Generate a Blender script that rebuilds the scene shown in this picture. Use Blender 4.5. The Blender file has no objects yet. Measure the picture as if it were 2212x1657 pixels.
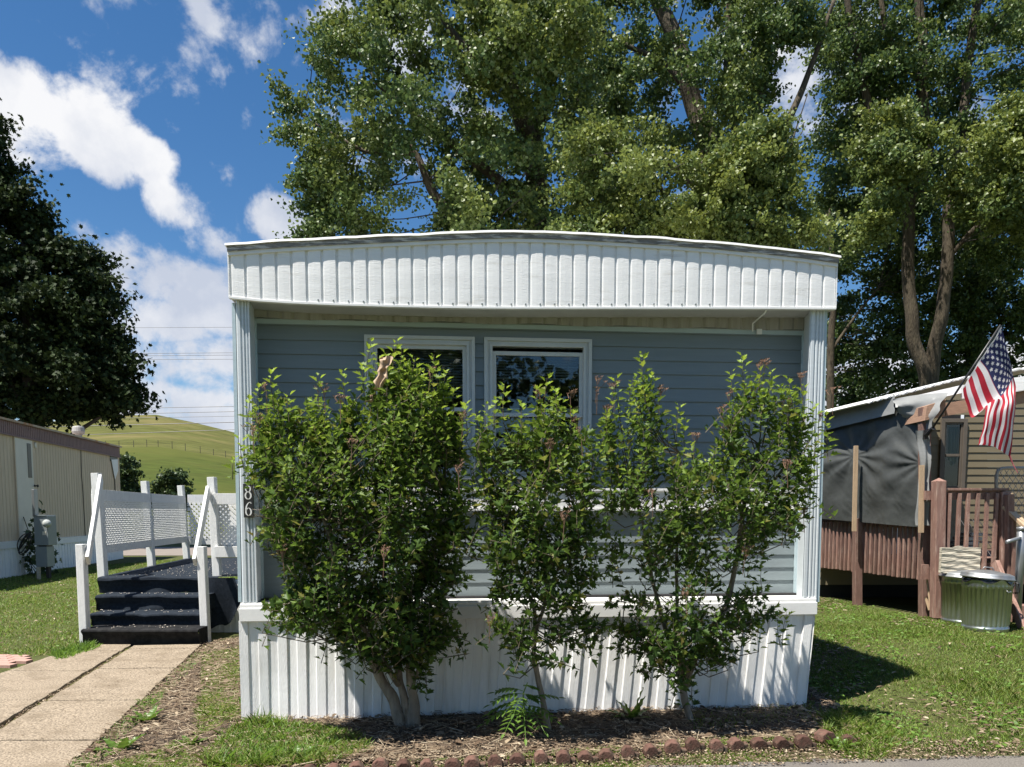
import bpy, math, random
import numpy as np
from mathutils import Vector, Matrix, noise as mnoise
random.seed(7); rng = np.random.default_rng(11)
R = math.radians
scene = bpy.context.scene

# ------------------------------------------------------------------ camera
F = 1661.0; CU = 1106.0; HORIZON = 1108.0; PITCH = R(4.5); CAM_H = 1.56
V0 = HORIZON + F*math.tan(PITCH)
cam_d = bpy.data.cameras.new('camera'); cam = bpy.data.objects.new('camera', cam_d)
scene.collection.objects.link(cam); scene.camera = cam
cam.location = (0, 0, CAM_H); cam.rotation_euler = (R(90)-PITCH, 0, 0)
cam_d.sensor_width = 36; cam_d.lens = F/2212*36
cam_d.shift_y = (V0-828.5)/2212
cam_d.clip_start = 0.05; cam_d.clip_end = 3000
FWD = Vector((0, math.cos(PITCH), -math.sin(PITCH))); UPV = Vector((0, math.sin(PITCH), math.cos(PITCH)))
def ray(u, v):
    return FWD + Vector((1,0,0))*((u-CU)/F) + UPV*((V0-v)/F)
def at(u, v, Y):
    d = ray(u, v); return Vector((0,0,CAM_H)) + d*(Y/d.y)

# ------------------------------------------------------------------ light
SUN = Vector((-0.36, -0.265, 1.0)).normalized()      # towards the sun
SUN_EL = math.asin(SUN.z); SUN_AZ = math.atan2(SUN.x, SUN.y)
sl = bpy.data.lights.new('sun', 'SUN'); sl.energy = 5.0; sl.angle = R(0.55); sl.color = (1.0, 0.95, 0.87)
so = bpy.data.objects.new('sun', sl); scene.collection.objects.link(so)
so.rotation_euler = SUN.to_track_quat('Z', 'Y').to_euler()
scene.view_settings.view_transform = 'Standard'; scene.view_settings.look = 'None'
scene.view_settings.exposure = 0.9; scene.view_settings.gamma = 1.0

def world():
    w = bpy.data.worlds.new('World'); scene.world = w; w.use_nodes = True
    nt = w.node_tree; N = nt.nodes; L = nt.links; N.clear()
    out = N.new('ShaderNodeOutputWorld'); bg = N.new('ShaderNodeBackground'); L.new(bg.outputs[0], out.inputs[0])
    bg.inputs[1].default_value = 0.069
    sky = N.new('ShaderNodeTexSky'); sky.sky_type = 'NISHITA'; sky.sun_disc = False
    sky.sun_elevation = SUN_EL; sky.sun_rotation = SUN_AZ; sky.altitude = 300; sky.air_density = 1.0; sky.dust_density = 0.3; sky.ozone_density = 3.0
    hs = N.new('ShaderNodeHueSaturation'); hs.inputs['Saturation'].default_value = 1.25; hs.inputs['Value'].default_value = 1.0
    L.new(sky.outputs[0], hs.inputs['Color'])
    tc = N.new('ShaderNodeTexCoord'); sp = N.new('ShaderNodeSeparateXYZ'); L.new(tc.outputs['Generated'], sp.inputs[0])
    def M(op, a, b=None, c=None):
        m = N.new('ShaderNodeMath'); m.operation = op
        for i, x in enumerate((a, b, c)):
            if x is None: continue
            if isinstance(x, (int, float)): m.inputs[i].default_value = x
            else: L.new(x, m.inputs[i])
        return m.outputs[0]
    az = M('ARCTAN2', sp.outputs[0], sp.outputs[1]); el = M('ARCSINE', sp.outputs[2])
    nz = N.new('ShaderNodeTexNoise'); nz.inputs['Scale'].default_value = 9.0; nz.inputs['Detail'].default_value = 10; nz.inputs['Roughness'].default_value = 0.6
    nz.inputs['Distortion'].default_value = 0.35
    L.new(tc.outputs['Generated'], nz.inputs['Vector'])
    n2 = N.new('ShaderNodeTexNoise'); n2.inputs['Scale'].default_value = 16.0; n2.inputs['Detail'].default_value = 6; n2.inputs['Roughness'].default_value = 0.6
    L.new(tc.outputs['Generated'], n2.inputs['Vector'])
    # cloud bodies: centre, half extents and tilt given as azimuth/elevation
    bodies = [(20,235,190,112,12,1.5),(190,290,150,88,20,1.5),(300,335,92,60,22,1.2),(385,445,95,58,25,1.0),(450,520,85,48,30,.8),
              (597,472,66,66,0,1.3),(650,520,80,50,-10,1.1),(330,590,120,60,8,1.0),(455,640,125,80,0,.9),(350,690,120,55,0,.7),(430,790,150,60,0,.7),(370,880,200,60,0,.9),(160,480,45,35,30,.35),
              (860,55,85,100,0,1.1),(730,15,50,60,0,.9),(420,0,60,32,45,.3),(535,95,18,10,30,.1),(650,10,40,12,40,.15),
              (1870,830,200,120,0,.95),(2150,860,220,140,0,.8),(1450,800,500,160,0,.9),(2300,500,120,120,0,.5)]
    acc = None
    for (u, v, a, b, t, k) in bodies:
        d = ray(u, v).normalized(); A0 = math.atan2(d.x, d.y); E0 = math.asin(d.z)
        k1 = 1.0/(1+((v-V0)/F)**2)**.5; ra = a/F*.95; rb = b/F*k1*k1*1.1
        ct, st = math.cos(R(-t)), math.sin(R(-t))
        dx = M('SUBTRACT', az, A0); dy = M('SUBTRACT', el, E0)
        p = M('MULTIPLY', M('ADD', M('MULTIPLY', dx, ct), M('MULTIPLY', dy, st)), 1/ra)
        q = M('MULTIPLY', M('SUBTRACT', M('MULTIPLY', dy, ct), M('MULTIPLY', dx, st)), 1/rb)
        e = M('MULTIPLY', M('SUBTRACT', 1.0, M('ADD', M('MULTIPLY', p, p), M('MULTIPLY', q, q))), 1.0)
        e = M('MULTIPLY', M('MAXIMUM', e, -1.2), k) if True else e
        acc = e if acc is None else M('MAXIMUM', acc, e)
    # scattered fair-weather cloud elsewhere (behind and beside the camera)
    back = M('MULTIPLY', M('SUBTRACT', nz.outputs[0], 0.62), 5.0)
    lim = M('GREATER_THAN', M('ABSOLUTE', az), 0.75)
    acc = M('MAXIMUM', acc, M('SUBTRACT', M('MULTIPLY', back, lim), M('MULTIPLY', M('SUBTRACT', 1.0, lim), 3.0)))
    dens = M('ADD', acc, M('MULTIPLY', M('SUBTRACT', nz.outputs[0], 0.5), 3.6))
    dens = M('ADD', dens, M('MULTIPLY', M('SUBTRACT', n2.outputs[0], 0.5), 2.4))
    mr = N.new('ShaderNodeMapRange'); mr.interpolation_type = 'SMOOTHSTEP'
    L.new(dens, mr.inputs[0]); mr.inputs[1].default_value = 0.0; mr.inputs[2].default_value = 0.75; mr.inputs[3].default_value = 0; mr.inputs[4].default_value = 0.96
    up = N.new('ShaderNodeMapRange'); L.new(sp.outputs[2], up.inputs[0]); up.inputs[1].default_value = -0.01; up.inputs[2].default_value = 0.02
    # cloud tone: bright rims, greyer bellies
    mp = N.new('ShaderNodeMapping'); mp.inputs['Location'].default_value = (0.02, 0.0, 0.035); L.new(tc.outputs['Generated'], mp.inputs[0])
    n3 = N.new('ShaderNodeTexNoise'); n3.inputs['Scale'].default_value = 8.0; n3.inputs['Detail'].default_value = 8; n3.inputs['Roughness'].default_value = 0.55
    L.new(mp.outputs[0], n3.inputs['Vector'])
    cr = N.new('ShaderNodeValToRGB'); L.new(n3.outputs[0], cr.inputs[0])
    cr.color_ramp.elements[0].position = 0.36; cr.color_ramp.elements[0].color = (7.6, 7.6, 7.7, 1)
    cr.color_ramp.elements[1].position = 0.62; cr.color_ramp.elements[1].color = (4.6, 5.0, 5.9, 1)
    mx = N.new('ShaderNodeMix'); mx.data_type = 'RGBA'
    L.new(M('MULTIPLY', mr.outputs[0], up.outputs[0]), mx.inputs[0]); L.new(hs.outputs[0], mx.inputs[6]); L.new(cr.outputs[0], mx.inputs[7])
    L.new(mx.outputs[2], bg.inputs[0])
world()

# ------------------------------------------------------------------ helpers
C = scene.collection
def tag(o, label=None, cat=None, group=None, kind=None):
    if label: o['label'] = label
    if cat: o['category'] = cat
    if group: o['group'] = group
    if kind: o['kind'] = kind
    return o
def empty(name, loc=(0,0,0), rz=0, label=None, cat=None, group=None):
    o = bpy.data.objects.new(name, None); C.objects.link(o); o.location = loc; o.rotation_euler = (0,0,rz)
    o.empty_display_size = .1
    return tag(o, label, cat, group)
def copy_tree(o, parent=None):
    c = o.copy(); C.objects.link(c)
    if parent is not None: c.parent = parent
    for ch in list(o.children): copy_tree(ch, c)
    return c
class MB:
    def __init__(s): s.v = []; s.f = []
    def add(s, vs, fs):
        n = len(s.v); s.v += [tuple(p) for p in vs]; s.f += [tuple(i+n for i in f) for f in fs]; return s
    def box(s, c, h, M=None):
        vs = [Vector((c[0]+sx*h[0], c[1]+sy*h[1], c[2]+sz*h[2])) for sx in (-1,1) for sy in (-1,1) for sz in (-1,1)]
        if M is not None: vs = [M @ p for p in vs]
        return s.add(vs, [(0,1,3,2),(4,6,7,5),(0,4,5,1),(2,3,7,6),(0,2,6,4),(1,5,7,3)])
    def bx(s, x0,x1,y0,y1,z0,z1, M=None):
        return s.box(((x0+x1)/2,(y0+y1)/2,(z0+z1)/2), (abs(x1-x0)/2,abs(y1-y0)/2,abs(z1-z0)/2), M)
    def beam(s, a, b, w, h, up=Vector((0,0,1)), cham=0.0):
        a = Vector(a); b = Vector(b); d = (b-a).normalized(); x = d.cross(up)
        if x.length < 1e-4: x = d.cross(Vector((0,1,0)))
        x.normalize(); y = x.cross(d).normalized()
        c = min(w,h)*cham
        if c > 0: prof = [(-w/2+c,-h/2),(w/2-c,-h/2),(w/2,-h/2+c),(w/2,h/2-c),(w/2-c,h/2),(-w/2+c,h/2),(-w/2,h/2-c),(-w/2,-h/2+c)]
        else: prof = [(-w/2,-h/2),(w/2,-h/2),(w/2,h/2),(-w/2,h/2)]
        n = len(prof)
        vs = [a+x*p+y*q for p,q in prof]+[b+x*p+y*q for p,q in prof]
        return s.add(vs, [tuple(reversed(range(n))), tuple(range(n,2*n))]+[(i,(i+1)%n,n+(i+1)%n,n+i) for i in range(n)])
    def tube(s, path, rad, n=8, cap=True):
        path = [Vector(p) for p in path]; k = len(path)
        if isinstance(rad,(int,float)): rad = [rad]*k
        vs = []; ref = Vector((0.3,0.9,0.2)).normalized()
        for i,p in enumerate(path):
            d = (path[min(i+1,k-1)]-path[max(i-1,0)])
            d = d.normalized() if d.length>1e-9 else Vector((0,0,1))
            x = d.cross(ref)
            if x.length < .05: x = d.cross(Vector((1,0,0)))
            x.normalize(); y = d.cross(x)
            vs += [p+(x*math.cos(2*math.pi*j/n)+y*math.sin(2*math.pi*j/n))*rad[i] for j in range(n)]
        fs = [(i*n+j, i*n+(j+1)%n, (i+1)*n+(j+1)%n, (i+1)*n+j) for i in range(k-1) for j in range(n)]
        if cap: fs += [tuple(reversed(range(n))), tuple((k-1)*n+j for j in range(n))]
        return s.add(vs, fs)
    def lathe(s, prof, c=(0,0,0), n=32, M=None):
        vs = []
        for r,z in prof:
            vs += [Vector((c[0]+r*math.cos(2*math.pi*j/n), c[1]+r*math.sin(2*math.pi*j/n), c[2]+z)) for j in range(n)]
        if M is not None: vs = [M@p for p in vs]
        return s.add(vs, [(i*n+j, i*n+(j+1)%n, (i+1)*n+(j+1)%n, (i+1)*n+j) for i in range(len(prof)-1) for j in range(n)])
    def grid(s, fn, nu, nv):
        vs = [fn(i/nu, j/nv) for j in range(nv+1) for i in range(nu+1)]
        return s.add(vs, [(j*(nu+1)+i, j*(nu+1)+i+1, (j+1)*(nu+1)+i+1, (j+1)*(nu+1)+i) for j in range(nv) for i in range(nu)])
    def prism(s, poly, fn0, fn1):
        n = len(poly)
        return s.add([fn0(p) for p in poly]+[fn1(p) for p in poly], [tuple(range(n)), tuple(reversed(range(n,2*n)))]+[(i,n+i,n+(i+1)%n,(i+1)%n) for i in range(n)])
    def build(s, name, m, parent=None, smooth=False, bevel=0, solid=0, recalc=True):
        me = bpy.data.meshes.new(name); me.from_pydata(s.v, [], s.f)
        if recalc:
            import bmesh
            bm = bmesh.new(); bm.from_mesh(me); bmesh.ops.recalc_face_normals(bm, faces=bm.faces); bm.to_mesh(me); bm.free()
        me.materials.append(m)
        if smooth: me.shade_smooth()
        o = bpy.data.objects.new(name, me); C.objects.link(o)
        if parent is not None: o.parent = parent
        if solid:
            md = o.modifiers.new('solid','SOLIDIFY'); md.thickness = solid; md.offset = 0
        if bevel:
            md = o.modifiers.new('bevel','BEVEL'); md.width = bevel; md.segments = 2; md.limit_method = 'ANGLE'; md.angle_limit = R(40)
        return o
def nmesh(name, V, faces_n, m, parent=None, tint=None, smooth=False):
    """V: (n,3); faces_n: list of (m,k) index arrays"""
    me = bpy.data.meshes.new(name)
    me.vertices.add(len(V)); me.vertices.foreach_set('co', V.astype(np.float32).ravel())
    tot = np.concatenate([np.full(len(f), f.shape[1], np.int32) for f in faces_n])
    idx = np.concatenate([f.ravel() for f in faces_n]).astype(np.int32)
    start = np.concatenate([[0], np.cumsum(tot)[:-1]]).astype(np.int32)
    me.loops.add(len(idx)); me.loops.foreach_set('vertex_index', idx)
    me.polygons.add(len(tot)); me.polygons.foreach_set('loop_start', start); me.polygons.foreach_set('loop_total', tot)
    me.update(calc_edges=True)
    if tint is not None:
        a = me.attributes.new('tint','FLOAT','POINT'); a.data.foreach_set('value', tint.astype(np.float32))
    me.materials.append(m)
    if smooth: me.shade_smooth()
    o = bpy.data.objects.new(name, me); C.objects.link(o)
    if parent is not None: o.parent = parent
    return o
HIB = (np.array([(0,0,0),(.14,.14,.05),(.46,.44,.18),(.22,.46,.08),(.27,.72,.10),(.10,.70,.02),(0,1.08,-.16),(-.10,.70,.02),(-.27,.72,.10),(-.22,.46,.08),(-.46,.44,.18),(-.14,.14,.05)]),
       [[0,1,2,3,4,5,6],[0,6,7,8,9,10,11]])
DELT = (np.array([(0,0,0),(.5,.28,.1),(.36,.62,.08),(0,1.0,-.1),(-.36,.62,.08),(-.5,.28,.1)]), [[0,1,2,3],[0,3,4,5]])
MAPL = (np.array([(0,0,0),(.55,.2,.1),(.35,.4,.05),(.5,.75,.05),(.15,.65,0),(0,1.05,-.12),(-.15,.65,0),(-.5,.75,.05),(-.35,.4,.05),(-.55,.2,.1)]),
        [[0,1,2,3,4,5],[0,5,6,7,8,9]])
LANCE = (np.array([(0,0,0),(.16,.3,.05),(.14,.6,.03),(0,1,-.12),(-.14,.6,.03),(-.16,.3,.05)]), [[0,1,2,3],[0,3,4,5]])
BROAD = (np.array([(0,0,0),(.18,.15,.05),(.3,.45,.1),(.2,.8,.03),(0,1,-.2),(-.2,.8,.03),(-.3,.45,.1),(-.18,.15,.05)]), [[0,1,2,3,4],[0,4,5,6,7]])
def unit(a): return a/np.maximum(np.linalg.norm(a,axis=1,keepdims=True),1e-9)
def leaves(name, P, D, Nn, S, tpl, m, parent=None, tint=None):
    D = unit(D); X = unit(np.cross(D, Nn)); Z = np.cross(X, D)
    T, fs = tpl; k = len(T)
    V = P[:,None,:] + S[:,None,None]*(X[:,None,:]*T[None,:,0,None] + D[:,None,:]*T[None,:,1,None] + Z[:,None,:]*T[None,:,2,None])
    base = (np.arange(len(P))*k)[:,None]
    fn = [base+np.array(f)[None,:] for f in fs]
    t = None if tint is None else np.repeat(tint, k)
    return nmesh(name, V.reshape(-1,3), fn, m, parent, t)
def inpoly(x, y, poly):
    inside = np.zeros(len(x), bool); n = len(poly)
    for i in range(n):
        x0,y0 = poly[i]; x1,y1 = poly[(i+1)%n]
        c = ((y0>y)!=(y1>y)) & (x < (x1-x0)*(y-y0)/((y1-y0) if y1!=y0 else 1e-9)+x0)
        inside ^= c
    return inside
def edged(x, y, poly):
    d = np.full(len(x), 1e9); n = len(poly)
    for i in range(n):
        x0,y0 = poly[i]; x1,y1 = poly[(i+1)%n]; L2 = (x1-x0)**2+(y1-y0)**2
        t = np.clip(((x-x0)*(x1-x0)+(y-y0)*(y1-y0))/max(L2,1e-9),0,1)
        d = np.minimum(d, np.hypot(x-x0-t*(x1-x0), y-y0-t*(y1-y0)))
    return d
def sample_poly(poly, n):
    a = np.array(poly, float); lo, hi = a.min(0), a.max(0); out = []
    tot = 0
    while tot < n:
        q = rng.uniform(lo, hi, (n*2,2)); q = q[inpoly(q[:,0], q[:,1], poly)]; out.append(q); tot += len(q)
    return np.concatenate(out)[:n]
def atN(u, v, Y):
    du = (u-CU)/F; dv = (V0-v)/F; cp, sp_ = math.cos(PITCH), math.sin(PITCH)
    dy = cp+dv*sp_; dz = -sp_+dv*cp; k = Y/dy
    return np.stack([du*k, Y+0*du, CAM_H+dz*k], 1)
def sstep(a,b,x):
    t = np.clip((x-a)/(b-a),0,1); return t*t*(3-2*t)
def g(x, y):
    """height of the ground"""
    x = np.asarray(x,float); y = np.asarray(y,float)
    h = 0.19*sstep(2.6,4.2,x)*sstep(5.7,7.6,y)
    return h
def gnd(u, v, z=None):
    d = ray(u, v); zz = 0.0 if z is None else z
    for _ in range(6):
        t = (zz-CAM_H)/d.z; p = Vector((0,0,CAM_H))+d*t
        if z is None: zz = float(g(p.x,p.y))
    return p

# ------------------------------------------------------------------ materials
def mat(name, col, rough=.7, var=.12, scale=6, bump=0, bscale=60, metal=0, spec=.5, col2=None, cscale=None, detail=6, stretch=None, thr=(.4,.65), orand=0):
    m = bpy.data.materials.new(name); m.use_nodes = True; nt = m.node_tree; N = nt.nodes; L = nt.links
    b = N['Principled BSDF']; b.inputs['Roughness'].default_value = rough; b.inputs['Metallic'].default_value = metal
    b.inputs['Specular IOR Level'].default_value = spec
    tc = N.new('ShaderNodeTexCoord'); vec = tc.outputs['Object']
    if stretch:
        mp = N.new('ShaderNodeMapping'); mp.inputs['Scale'].default_value = stretch; L.new(vec, mp.inputs[0]); vec = mp.outputs[0]
    n = N.new('ShaderNodeTexNoise'); n.inputs['Scale'].default_value = scale; n.inputs['Detail'].default_value = detail; n.inputs['Roughness'].default_value = .6
    L.new(vec, n.inputs['Vector'])
    cr = N.new('ShaderNodeValToRGB'); L.new(n.outputs[0], cr.inputs[0])
    e = cr.color_ramp.elements; e[0].position = .3; e[1].position = .7
    e[0].color = tuple(c*(1-var) for c in col)+(1,); e[1].color = tuple(min(1,c*(1+var)) for c in col)+(1,)
    src = cr.outputs[0]
    if col2:
        n2 = N.new('ShaderNodeTexNoise'); n2.inputs['Scale'].default_value = cscale or 3; n2.inputs['Detail'].default_value = 8; n2.inputs['Roughness'].default_value = .65
        L.new(vec, n2.inputs['Vector'])
        r2 = N.new('ShaderNodeMapRange'); L.new(n2.outputs[0], r2.inputs[0]); r2.inputs[1].default_value = thr[0]; r2.inputs[2].default_value = thr[1]
        mx = N.new('ShaderNodeMix'); mx.data_type = 'RGBA'; L.new(r2.outputs[0], mx.inputs[0]); L.new(src, mx.inputs[6]); mx.inputs[7].default_value = tuple(col2)+(1,)
        src = mx.outputs[2]
    if orand:
        oi = N.new('ShaderNodeObjectInfo'); mr_ = N.new('ShaderNodeMapRange'); L.new(oi.outputs['Random'], mr_.inputs[0]); mr_.inputs[3].default_value = 1-orand; mr_.inputs[4].default_value = 1+orand
        hv_ = N.new('ShaderNodeHueSaturation'); L.new(mr_.outputs[0], hv_.inputs['Value']); L.new(src, hv_.inputs['Color']); src = hv_.outputs[0]
    L.new(src, b.inputs['Base Color'])
    if bump:
        n3 = N.new('ShaderNodeTexNoise'); n3.inputs['Scale'].default_value = bscale; n3.inputs['Detail'].default_value = 4
        L.new(vec, n3.inputs['Vector'])
        bp = N.new('ShaderNodeBump'); bp.inputs['Strength'].default_value = 1; bp.inputs['Distance'].default_value = bump
        L.new(n3.outputs[0], bp.inputs['Height']); L.new(bp.outputs[0], b.inputs['Normal'])
    return m
def leafmat(name, stops, trans=.3, rough=.45, spec=.45, tcol=1.5, use_tint=False, new=None):
    m = bpy.data.materials.new(name); m.use_nodes = True; nt = m.node_tree; N = nt.nodes; L = nt.links
    b = N['Principled BSDF']; b.inputs['Roughness'].default_value = rough; b.inputs['Specular IOR Level'].default_value = spec
    ge = N.new('ShaderNodeNewGeometry'); cr = N.new('ShaderNodeValToRGB'); L.new(ge.outputs['Random Per Island'], cr.inputs[0])
    e = cr.color_ramp.elements
    while len(e) < len(stops): e.new(.5)
    for i,(p,c) in enumerate(stops): e[i].position = p; e[i].color = tuple(c)+(1,)
    src = cr.outputs[0]
    if new:
        at_ = N.new('ShaderNodeAttribute'); at_.attribute_name = 'tint'
        mx = N.new('ShaderNodeMix'); mx.data_type = 'RGBA'; L.new(at_.outputs['Fac'], mx.inputs[0]); L.new(src, mx.inputs[6]); mx.inputs[7].default_value = tuple(new)+(1,)
        src = mx.outputs[2]
    L.new(src, b.inputs['Base Color'])
    tr = N.new('ShaderNodeBsdfTranslucent')
    hv = N.new('ShaderNodeHueSaturation'); hv.inputs['Hue'].default_value = .485; hv.inputs['Value'].default_value = tcol; L.new(src, hv.inputs['Color']); L.new(hv.outputs[0], tr.inputs[0])
    ms = N.new('ShaderNodeMixShader'); ms.inputs[0].default_value = trans
    L.new(b.outputs[0], ms.inputs[1]); L.new(tr.outputs[0], ms.inputs[2]); L.new(ms.outputs[0], N['Material Output'].inputs[0])
    return m
def glassmat(name, refl=1.45, tintc=(.8,.85,.85)):
    m = bpy.data.materials.new(name); m.use_nodes = True; nt = m.node_tree; N = nt.nodes; L = nt.links
    N.remove(N['Principled BSDF'])
    fr = N.new('ShaderNodeFresnel'); fr.inputs[0].default_value = refl
    mu = N.new('ShaderNodeMath'); mu.operation = 'MULTIPLY_ADD'; mu.inputs[1].default_value = 1.3; mu.inputs[2].default_value = .03; L.new(fr.outputs[0], mu.inputs[0]); mu.use_clamp = True
    t = N.new('ShaderNodeBsdfTransparent'); t.inputs[0].default_value = tuple(tintc)+(1,)
    gl = N.new('ShaderNodeBsdfGlossy'); gl.inputs['Roughness'].default_value = .015
    ms = N.new('ShaderNodeMixShader'); L.new(mu.outputs[0], ms.inputs[0]); L.new(t.outputs[0], ms.inputs[1]); L.new(gl.outputs[0], ms.inputs[2])
    L.new(ms.outputs[0], N['Material Output'].inputs[0]); return m

W_PAINT = mat('white_paint', (.83,.83,.82), .5, .05, 3, .0014, 34, stretch=(1,1,7), col2=(.60,.585,.54), cscale=3.2, thr=(.56,.78))
W_SKIRT = mat('skirt_vinyl', (.84,.84,.83), .45, .06, 3, .003, 30, stretch=(11,11,1), col2=(.58,.56,.51), cscale=1.1, thr=(.55,.8))
W_TRIM = mat('white_trim', (.78,.78,.765), .5, .05, 8, .0006, 80)
W_WIN = mat('window_vinyl', (.56,.57,.56), .45, .05, 8)
W_WOOD = mat('white_weathered_wood', (.70,.70,.68), .75, .08, 8, .0025, 50, stretch=(5,5,1), col2=(.34,.33,.31), cscale=9, thr=(.62,.70))
GREYWOOD = mat('grey_weathered_wood', (.24,.23,.22), .85, .4, 14, .006, 40, stretch=(1,3,9), col2=(.60,.58,.55), cscale=6, thr=(.50,.58))
BLUE = mat('blue_siding', (.195,.232,.245), .5, .06, 2.5, .0009, 30, stretch=(1,1,14))
BLUE_T = mat('blue_trim', (.42,.52,.56), .5, .06, 6, .001, 40, stretch=(1,1,1))
POST_M = mat('post_metal', (.60,.645,.67), .45, .05, 5, .0008, 50, stretch=(1,1,8))
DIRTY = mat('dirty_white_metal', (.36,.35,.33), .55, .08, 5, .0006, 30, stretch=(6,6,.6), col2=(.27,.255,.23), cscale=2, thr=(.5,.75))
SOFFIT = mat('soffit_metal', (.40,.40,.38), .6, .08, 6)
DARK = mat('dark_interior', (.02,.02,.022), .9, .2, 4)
ROOM = mat('room_wall', (.10,.095,.085), .9, .2, 1.5)
BLIND = mat('blind_slat', (.34,.34,.33), .6, .05, 6)
GLASS = glassmat('window_glass')
GLASS2 = glassmat('shaded_window_glass', 1.2)
GLASS2.node_tree.nodes['Math'].inputs[2].default_value = .015
SCREEN = mat('insect_screen', (.03,.035,.035), .8, .1, 5)
BLACK = mat('black_plastic', (.02,.02,.02), .4, .1, 5)
BAG = mat('black_bag', (.015,.015,.016), .25, .1, 5, .01, 18)
CARPET = mat('navy_carpet', (.019,.025,.034), .95, .35, 30, .003, 250, spec=.15, col2=(.05,.052,.055), cscale=35, thr=(.60,.72))
CARPET2 = mat('black_carpet', (.013,.013,.014), .95, .3, 30, .003, 250, spec=.15, col2=(.03,.03,.03), cscale=12)
BROWNWOOD = mat('brown_stained_wood', (.24,.135,.105), .85, .22, 9, .004, 60, stretch=(4,4,.7), col2=(.36,.245,.195), cscale=7, thr=(.5,.68), orand=.22)
TANWOOD = mat('bare_wood', (.46,.33,.21), .8, .15, 9, .002, 60, stretch=(4,4,.7))
BEAM = mat('beam_wood', (.36,.22,.15), .8, .18, 9, .003, 60, stretch=(1,1,4))
PALEWOOD = mat('pale_weathered_wood', (.58,.53,.42), .85, .2, 7, .012, 7, stretch=(1,1,7), col2=(.36,.31,.24), cscale=9)
TARP = mat('grey_tarp', (.068,.073,.071), .48, .12, 3, .002, 25, spec=.5)
TARP2 = mat('silver_tarp', (.25,.255,.25), .4, .12, 3, .002, 25, spec=.5)
TANSIDE = mat('tan_siding', (.17,.14,.085), .6, .06, 3)
CREAM = mat('cream_panel', (.60,.47,.335), .6, .12, 2, .0006, 30, stretch=(5,5,.5), col2=(.44,.33,.225), cscale=3, thr=(.55,.8))
CREAMDOOR = mat('cream_door', (.66,.61,.53), .55, .05, 3)
MAROON = mat('maroon_metal', (.20,.11,.105), .6, .12, 5)
RUST = mat('rusty_roof', (.42,.34,.28), .6, .15, 4, col2=(.35,.16,.08), cscale=2, thr=(.5,.62))
LIDM = mat('dull_galvanised_lid', (.36,.38,.39), .5, .15, 6, .0008, 14, metal=.8, col2=(.28,.27,.25), cscale=7)
GALV = mat('galvanised_steel', (.41,.45,.42), .36, .12, 5, .0006, 12, metal=.9, col2=(.40,.43,.42), cscale=6)
GREYMET = mat('grey_meter_metal', (.22,.25,.26), .5, .06, 5)
PIPE = mat('grey_pipe', (.30,.31,.32), .4, .08, 8, metal=.6)
METERG = mat('meter_glass', (.42,.44,.42), .15, .1, 20)
WHITEROOF = mat('white_roof_metal', (.78,.78,.77), .45, .04, 4)
BARK = mat('cottonwood_bark', (.06,.046,.03), .9, .35, 9, .03, 16, stretch=(3,3,.5), col2=(.10,.08,.05), cscale=5)
BARK2 = mat('shrub_bark', (.24,.205,.16), .9, .3, 22, .012, 45, stretch=(1,1,.35), col2=(.12,.10,.075), cscale=16, thr=(.5,.62))
TWIG = mat('twig', (.085,.07,.04), .8, .2, 20)
DARKBARK = mat('dark_bark', (.05,.04,.035), .9, .2, 9)
POD = mat('dry_pod', (.21,.12,.075), .85, .35, 30)
RAG = mat('tan_scrap', (.42,.30,.20), .85, .2, 14, .004, 40)
CONC = mat('aggregate_slab', (.28,.228,.168), .9, .55, 75, .006, 110, col2=(.19,.15,.105), cscale=3.5, thr=(.48,.72), detail=2)
JOINT = mat('joint_dirt', (.13,.10,.06), .95, .4, 30, .01, 60, col2=(.10,.12,.03), cscale=4)
BRICK = mat('red_edging', (.135,.075,.058), .92, .35, 40, .006, 90, col2=(.09,.075,.055), cscale=14, thr=(.42,.6), orand=.3)
PINKPAV = mat('pink_paver', (.42,.25,.2), .9, .15, 30, .002, 90)
MULCH = mat('mulch_soil', (.080,.062,.048), .95, .55, 45, .03, 60, col2=(.22,.165,.11), cscale=7, thr=(.5,.7))
LAWNSOIL = mat('lawn_soil', (.075,.085,.03), .95, .35, 20, .02, 40, col2=(.13,.105,.06), cscale=1.3, thr=(.5,.72))
ASPH = mat('asphalt', (.17,.155,.135), .92, .35, 90, .006, 140, col2=(.12,.11,.11), cscale=1.5, thr=(.5,.7))
ROADM = mat('far_road', (.22,.19,.165), .9, .1, 2)
HILLM = mat('hill_grass', (.054,.070,.014), .95, .32, .5, .0, 1, col2=(.085,.092,.022), cscale=.04, thr=(.4,.65), detail=10, stretch=(.5,1,2))
HILLD = mat('hill_dry_grass', (.088,.092,.026), .95, .35, .3, .0, 1, col2=(.16,.135,.055), cscale=.07, thr=(.45,.7), detail=10, stretch=(.35,1,3))
FENCEP = mat('fence_steel', (.05,.045,.04), .8, .1, 5)
GRASSM = leafmat('grass_blade', [(0,(.10,.17,.025)),(.5,(.15,.24,.035)),(.85,(.22,.28,.06)),(1,(.36,.29,.15))], trans=.35, rough=.5, spec=.3, tcol=1.3)
WEEDM = leafmat('weed_leaf', [(0,(.085,.17,.025)),(1,(.17,.30,.045))], trans=.4, rough=.5, tcol=1.4)
LITTER = leafmat('dead_leaf', [(0,(.10,.065,.04)),(.5,(.19,.14,.095)),(.85,(.33,.26,.175)),(1,(.48,.40,.29))], trans=.1, rough=.8, spec=.2, tcol=1.0)
HIBM = leafmat('hibiscus_leaf', [(0,(.024,.052,.012)),(.45,(.044,.092,.016)),(.9,(.08,.145,.024)),(1,(.17,.15,.04))], trans=.36, rough=.5, spec=.3, tcol=1.9, new=(.24,.345,.04))
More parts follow.
